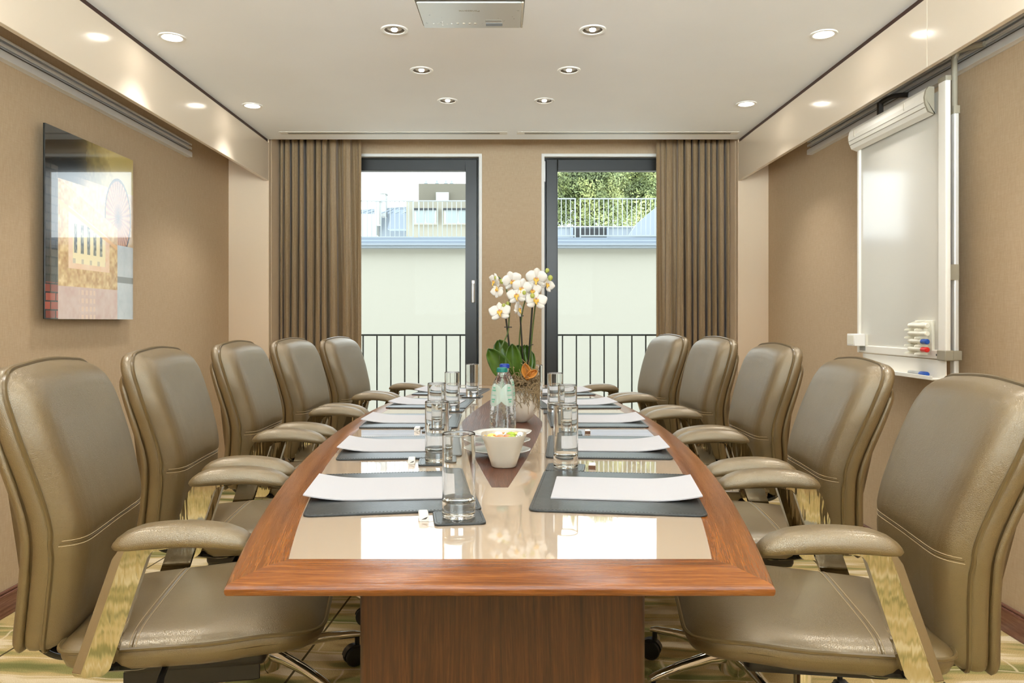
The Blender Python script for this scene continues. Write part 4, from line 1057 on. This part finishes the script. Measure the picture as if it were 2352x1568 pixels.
def flower(px, py, d, sc, yaw, pitch, roll):
    M = Matrix.Translation(pb(px, py, d)) @ Matrix.Rotation(R(yaw), 4, 'Z') @ Matrix.Rotation(R(pitch), 4, 'X') @ Matrix.Rotation(R(roll), 4, 'Y') @ Matrix.Scale(sc, 4)
    mb = MB()
    def petal(ang, ln, w, y0, cup, blunt=.5):
        n, m = 9, 7; vs = []
        for i in range(n+1):
            t = i/n; ww = w*(sin(pi*min(1, .06+.9*t))**blunt)*(1 if t > .35 else .35+.65*t/.35)
            for j in range(m):
                s = -1+2*j/(m-1); x = ww*s; z = .003+ln*(t-.10*s*s*t); y = y0-cup*t*t+.006*s*s*t-.003*(1-s*s)*sin(pi*t)
                vs.append(M @ Vector((x*cos(ang)+z*sin(ang), y, z*cos(ang)-x*sin(ang))))
        mb.add(vs, [(i*m+j, i*m+j+1, (i+1)*m+j+1, (i+1)*m+j) for i in range(n) for j in range(m-1)])
    petal(0, .032, .0135, .003, .003); petal(R(128), .032, .0125, .003, .003); petal(R(-128), .032, .0125, .003, .003)
    petal(R(72), .034, .020, -.001, .004, .42); petal(R(-72), .034, .020, -.001, .004, .42)
    f = mb.build('flower', 'petal', e, ang=180, solid=.0008)
    lb = MB(); lb.cur = 0
    lb.blob(M @ Vector((0, -.006, -.006)), .0058*sc, .006*sc, .006*sc, 10, 6)
    lb.blob(M @ Vector((-.006, -.007, -.003)), .003*sc, .004*sc, .006*sc, 8, 6); lb.blob(M @ Vector((.006, -.007, -.003)), .003*sc, .004*sc, .006*sc, 8, 6)
    lb.tube([M @ Vector((0, -.008, -.01)), M @ Vector((0, -.012, -.017)), M @ Vector((.003, -.010, -.021))], [.004*sc, .003*sc, .001*sc], 6)
    l = lb.build('lip', 'lip_yellow', f)
    MB().blob(M @ Vector((0, -.009, .002)), .003*sc, .004*sc, .0035*sc, 8, 6).build('column', 'lip_pink', f)
for a in ((1136, 645, -.02, .80, -55, 10, 12), (1176, 645, -.035, 1.02, 12, 12, -18), (1142, 668, -.03, .72, -30, -5, -170), (1198, 661, -.045, 1.0, 5, 8, 12), (1232, 639, -.03, 1.08, -4, 12, 4), (1257, 653, -.01, .82, 28, -8, 30),
          (1187, 678, -.05, 1.0, -14, -12, -8), (1222, 667, -.025, .95, 10, 0, 0), (1231, 690, -.045, 1.12, 6, -28, 6), (1148, 716, -.04, 1.10, -8, -24, -8), (1191, 710, -.03, .85, 62, -6, 20)): flower(*a)
for x, y, d, r in ((1139, 638, -.03, .0062), (1153, 646, -.04, .0082), (1204, 672, -.06, .0068), (1223, 679, -.06, .0080), (1257, 621, -.01, .0075), (1264, 638, -.02, .0090), (1166, 697, -.03, .0066), (1157, 701, -.035, .0064)):
    MB().blob(pb(x, y, d), r, r*.9, r*1.15, 12, 8).build('bud', 'bud_green', e)

# ------------------------------------------------------------------ outside
def juliet(x0, x1, label, first, step):
    e = thing('balcony_railing', label, 'railing', (0, 5.96, 0), 0, 'iron railings outside the windows')
    zt = CZ-(767-VY)*5.96/F
    MB().box(x0, x1, -.02, .02, zt-.014, zt).build('top_rail', 'rail_iron', e, smooth=False, bevel=.002)
    MB().box(x0, x1, -.012, .012, .10, .115).build('bottom_rail', 'rail_iron', e, smooth=False)
    x = first
    while x < x1:
        if x > x0: MB().box(x-.005, x+.005, -.006, .006, .115, zt-.014).build('baluster', 'rail_iron', e, smooth=False)
        x += step
    for x in (x0, x1-.02): MB().box(x, x+.02, -.11, .01, zt-.03, zt-.014).box(x, x+.02, -.11, .01, .10, .116).build('bracket', 'rail_iron', e, smooth=False)
st = 31.85*5.96/F
juliet(-1.28, -.10, 'dark iron balcony railing outside the left window', (897.8-VX)*5.96/F-3*st, st)
juliet(.19, 1.37, 'dark iron balcony railing outside the right window', (1292-VX)*5.96/F, st)
DW = 17.5
zw = lambda y, D=DW: CZ-(y-VY)*D/F
xw = lambda x, D=DW: (x-VX)*D/F
o = MB().box(-30, 30, DW, DW+.4, -9, zw(569)).build('courtyard_wall', 'render_cream', smooth=False); tag(o, 'plain cream rendered building wall across the courtyard', 'building wall')
o = MB().box(-30, 30, 5.86, DW, -2.7, -2.6).build('bounce_ground', 'pale_bounce', smooth=False); tag(o, 'pale unseen courtyard ground raised to bounce light up to the ceiling', 'ground')  # out of view; set high and pale to reflect daylight up indoors
e = thing('roof_gutter', 'blue-grey zinc gutter and roof edge along the top of the courtyard wall', 'gutter', (0, DW, 0))
MB().box(-9, 9, -.22, .0, zw(571), zw(566)).box(-9, 9, -.25, .02, zw(566), zw(561)).build('drip_edge', 'zinc_light', e, smooth=False, bevel=.01)
MB().box(-9, 9, -.12, .1, zw(561), zw(552)).build('gutter', 'zinc', e, smooth=False, bevel=.02)
MB().prism([(0, zw(553)), (0, zw(545)), (.5, zw(540)), (3.0, zw(538)), (3.0, zw(560))], -9, 9, lambda a, b, h: (h, a, b)).build('roof_strip', 'zinc', e, smooth=False)
def toprail(x0, x1, ytop, ybot, label, col):
    D = DW+.35; e = thing('roof_railing', label, 'railing', (0, D, 0), 0, 'railings on the roof across the courtyard')
    a, b = xw(x0, D), xw(x1, D); zt, zb = zw(ytop, D), zw(ybot, D)
    MB().box(a, b, -.02, .02, zt-.025, zt).build('top_rail', col, e, smooth=False)
    MB().box(a, b, -.02, .02, zb-.03, zb).build('bottom_rail', col, e, smooth=False)
    n = max(1, round((b-a)/(10.85*D/F)))
    for k in range(n+1):
        x = a+(b-a)*k/n; en = k in (0, n)
        MB().box(x-(.016 if en else .009), x+(.016 if en else .009), -.012, .012, zb-(.12 if en else 0), zt).build('end_post' if en else 'baluster', col, e, smooth=False)
toprail(780, 949, 460, 543, 'grey roof railing across the courtyard, left part seen in the left window', 'rail_zinc')
toprail(962, 1200, 460, 543, 'grey roof railing across the courtyard, right part seen in the left window', 'rail_zinc')
toprail(1205, 1321, 455, 540, 'grey roof railing across the courtyard, left part seen in the right window', 'rail_zinc')
toprail(1333, 1580, 455, 540, 'grey roof railing across the courtyard, right part seen in the right window', 'rail_zinc')
# roof building behind, left window
D = 24.0
e = thing('roof_house', 'pale rooftop house with two windows and a grey upper storey, left window view', 'building', (0, D, 0))
X = lambda p: xw(p, D); ZZ = lambda p: zw(p, D)
MB().box(X(933), X(1130), .0, 6, -3, ZZ(462)).build('wall', 'house_cream', e, smooth=False)
MB().box(X(949), X(1067), 1.5, 7, ZZ(465), ZZ(402)).build('upper_storey', 'house_grey', e, smooth=False)
MB().box(X(992), X(1023), 1.40, 1.52, ZZ(462), ZZ(424)).build('skylight', 'house_white', e, smooth=False)
for a, b in ((953, 1003), (1021, 1085)):
    w = MB().box(X(a-3), X(b+3), -.12, 0, ZZ(516), ZZ(478)).build('window_surround', 'house_cream', e, smooth=False)
    MB().box(X(a), X(b), -.14, -.1, ZZ(515), ZZ(480)).build('window_frame', 'house_white', w, smooth=False)
    MB().box(X(a)+.06, X((a+b)/2)-.03, -.16, -.13, ZZ(513), ZZ(483)).box(X((a+b)/2)+.03, X(b)-.06, -.16, -.13, ZZ(513), ZZ(483)).build('pane', 'pane_pale', w, smooth=False)
    MB().box(X(a-2), X(b), -.2, -.1, ZZ(484), ZZ(480)).build('shutter_box', 'roof_dark', w, smooth=False)
for x in (966, 993, 1015, 1029): MB().tube([(X(x), 1.6, ZZ(402)), (X(x), 1.6, ZZ(393))], .03, 8).blob((X(x), 1.6, ZZ(400.5)), .07, .07, .05, 8, 6).build('roof_antenna', 'zinc', e)
e = thing('zinc_roof', 'pale zinc pitched roof left of the rooftop house', 'roof', (0, 26, 0)); D = 26.0
MB().prism([(X(700), ZZ(492)), (X(872), ZZ(478)), (X(945), ZZ(474)), (X(945), ZZ(560)), (X(700), ZZ(560))], 0, .3, lambda a, b, h: (a, h, b)).build('back_slope', 'zinc_light', e, smooth=False)
MB().prism([(X(895), ZZ(530)), (X(905), ZZ(487)), (X(945), ZZ(486)), (X(945), ZZ(530))], -.5, 0, lambda a, b, h: (a, h, b)).build('side_slope', 'zinc', e, smooth=False)
MB().box(X(700), X(873), -.7, -.1, ZZ(545), ZZ(498)).build('dormer_wall', 'house_white', e, smooth=False)
for k in range(7): MB().tube([(X(835+k*16), -.75, ZZ(497)), (X(855+k*16), -.1, ZZ(481))], .02, 6).build('seam', 'zinc', e)
for x, t, b, w in ((884, 449, 500, 11), (879, 474, 525, 10)):
    o = MB().box(X(x-w/2), X(x+w/2), -1.2 if x < 882 else -.4, -.8 if x < 882 else .0, ZZ(b), ZZ(t)).box(X(x-w/2-2), X(x+w/2+2), -1.25 if x < 882 else -.45, -.75 if x < 882 else .05, ZZ(t), ZZ(t-2.5)).build('chimney_stack', 'house_white', smooth=False, loc=(0, 26, 0))
    tag(o, 'white chimney stack on the zinc roof, %s' % ('taller one behind' if x > 882 else 'shorter one in front'), 'chimney', 'chimneys on the zinc roof')
# right window: zinc parapet, dark opening, sloping roof, trees
D = 22.0
e = thing('roof_terrace_parapet', 'pale zinc parapet with a dark opening behind the roof railing, right window view', 'parapet', (0, D, 0))
MB().box(X(1205), X(1620), 0, .3, ZZ(575), ZZ(522)).build('parapet', 'zinc_light', e, smooth=False)
MB().box(X(1205), X(1620), -.06, .36, ZZ(522), ZZ(519.5)).build('coping', 'house_white', e, smooth=False)
MB().box(X(1316), X(1393), -.05, 0, ZZ(552), ZZ(525)).build('opening', 'roof_dark', e, smooth=False)
MB().box(X(1310), X(1316), -.08, 0, ZZ(555), ZZ(523)).box(X(1393), X(1398), -.08, 0, ZZ(555), ZZ(523)).build('opening_jamb', 'zinc', e, smooth=False)
o = MB().prism([(X(1438), ZZ(545)), (X(1456), ZZ(518)), (X(1560), ZZ(430)), (X(1560), ZZ(545))], -.6, -.2, lambda a, b, h: (a, h, b)).build('sloping_roof', 'zinc_light', smooth=False, loc=(0, D, 0))
tag(o, 'pale sloping roof side rising to the right beyond the roof railing', 'roof')
def tree(px, py, D, rx, rz, seed, label):
    e = thing('tree', label, 'tree', (xw(px, D), D, -8), 0, 'trees beyond the roof'); rnd = random.Random(seed)
    cz = zw(py, D)+8; blobs = []
    for k in range(26):
        a = rnd.uniform(0, 2*pi); r = rnd.uniform(.2, 1)**.6
        blobs.append((rx*.75*r*cos(a), rx*.3*r*sin(a), cz+rz*.8*rnd.uniform(-1, 1)*sqrt(max(0, 1-r*r*.7)), rnd.uniform(.28, .45)*rx))
    vs = []; fs = []
    for bx, by, bz, br in blobs:
        for k in range(1100):
            u = rnd.uniform(-1, 1); th = rnd.uniform(0, 2*pi); q = sqrt(1-u*u); nrm = Vector((q*cos(th), q*sin(th), u))
            p = Vector((bx, by, bz))+nrm*br*rnd.uniform(.72, 1.04); s = rnd.uniform(.03, .075)
            t1 = nrm.cross(Vector((rnd.gauss(0, 1), rnd.gauss(0, 1), rnd.gauss(0, 1)))).normalized(); t2 = nrm.cross(t1)+nrm*rnd.gauss(0, .5)
            o = len(vs); vs += [p-t1*s*.5, p+t2*s, p+t1*s*.5, p-t2*s*.9]; fs.append((o, o+1, o+2, o+3))
    MB().add(vs, fs).build('crown', 'foliage', e, smooth=False)
    pts = [(0, 0, 0), (.1, 0, cz*.5), (0, 0, cz)]
    MB().tube(pts, [.3, .22, .1], 10).build('trunk', 'bark', e)
tree(1330, 470, 30, 1.9, 1.9, 1, 'leafy green tree beyond the roof railing, left in the right window')
tree(1450, 450, 33.5, 2.2, 2.2, 2, 'leafy yellow-green tree beyond the roof railing, right in the right window')
tree(1390, 410, 37, 2.6, 2.2, 3, 'tall leafy tree behind the other two, top of the right window')
tree(1250, 420, 41, 2.2, 2.4, 4, 'leafy tree seen at the left edge of the right window, behind')
tree(1550, 430, 44, 2.2, 2.4, 5, 'leafy tree partly behind the right curtain')

# ------------------------------------------------------------------ sky, camera, view
SKY, SKY_FILL = 3.2, 34.0
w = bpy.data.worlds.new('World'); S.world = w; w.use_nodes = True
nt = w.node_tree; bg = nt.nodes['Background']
tc = nt.nodes.new('ShaderNodeTexCoord'); mp = nt.nodes.new('ShaderNodeMapping'); nz = nt.nodes.new('ShaderNodeTexNoise'); rp = nt.nodes.new('ShaderNodeValToRGB')
mp.inputs['Scale'].default_value = (1, 1, 3); nz.inputs['Scale'].default_value = 2; nz.inputs['Detail'].default_value = 4
rp.color_ramp.elements[0].color = (.78, .89, 1, 1); rp.color_ramp.elements[1].color = (.92, .97, 1, 1)
nt.links.new(tc.outputs['Generated'], mp.inputs[0]); nt.links.new(mp.outputs[0], nz.inputs[0]); nt.links.new(nz.outputs[0], rp.inputs[0]); nt.links.new(rp.outputs[0], bg.inputs[0])
# added fill light: the world glows much brighter behind the camera
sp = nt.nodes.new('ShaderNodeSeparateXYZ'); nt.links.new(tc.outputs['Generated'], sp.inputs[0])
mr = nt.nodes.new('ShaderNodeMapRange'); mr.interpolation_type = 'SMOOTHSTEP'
mr.inputs['From Min'].default_value = .15; mr.inputs['From Max'].default_value = -.75; mr.inputs['To Min'].default_value = SKY; mr.inputs['To Max'].default_value = SKY_FILL
# ... mainly below the horizon, to send light up onto the ceiling
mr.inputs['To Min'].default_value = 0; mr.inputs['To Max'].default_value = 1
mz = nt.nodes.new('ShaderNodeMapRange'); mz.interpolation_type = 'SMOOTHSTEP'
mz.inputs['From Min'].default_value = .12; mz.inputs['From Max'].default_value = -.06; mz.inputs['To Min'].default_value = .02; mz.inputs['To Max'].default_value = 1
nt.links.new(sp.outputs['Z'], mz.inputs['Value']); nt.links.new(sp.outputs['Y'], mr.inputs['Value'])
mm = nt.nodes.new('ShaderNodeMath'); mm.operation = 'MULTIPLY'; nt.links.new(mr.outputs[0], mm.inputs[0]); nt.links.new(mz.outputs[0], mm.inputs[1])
ma = nt.nodes.new('ShaderNodeMath'); ma.operation = 'MULTIPLY_ADD'; ma.inputs[1].default_value = SKY_FILL-SKY; ma.inputs[2].default_value = SKY
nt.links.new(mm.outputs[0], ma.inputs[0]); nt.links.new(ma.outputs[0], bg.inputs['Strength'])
cam = bpy.data.cameras.new('Camera'); co = bpy.data.objects.new('Camera', cam); COL.objects.link(co)
co.location = (0, 0, CZ); co.rotation_euler = (pi/2, 0, 0)
cam.sensor_width = 36; cam.lens = F/2352*36; cam.shift_x = (1176-VX)/2352; cam.shift_y = -(784-VY)/2352; cam.clip_start = .05; cam.clip_end = 300
S.camera = co
S.view_settings.view_transform = 'Standard'; S.view_settings.look = 'None'; S.view_settings.gamma = 1; S.view_settings.exposure = 0.36
S.view_settings.use_curve_mapping = False
cy = S.cycles
cy.use_denoising = True; cy.adaptive_threshold = .015
cy.max_bounces = 14; cy.diffuse_bounces = 5; cy.glossy_bounces = 6; cy.transmission_bounces = 14; cy.transparent_max_bounces = 12
cy.sample_clamp_indirect = 6
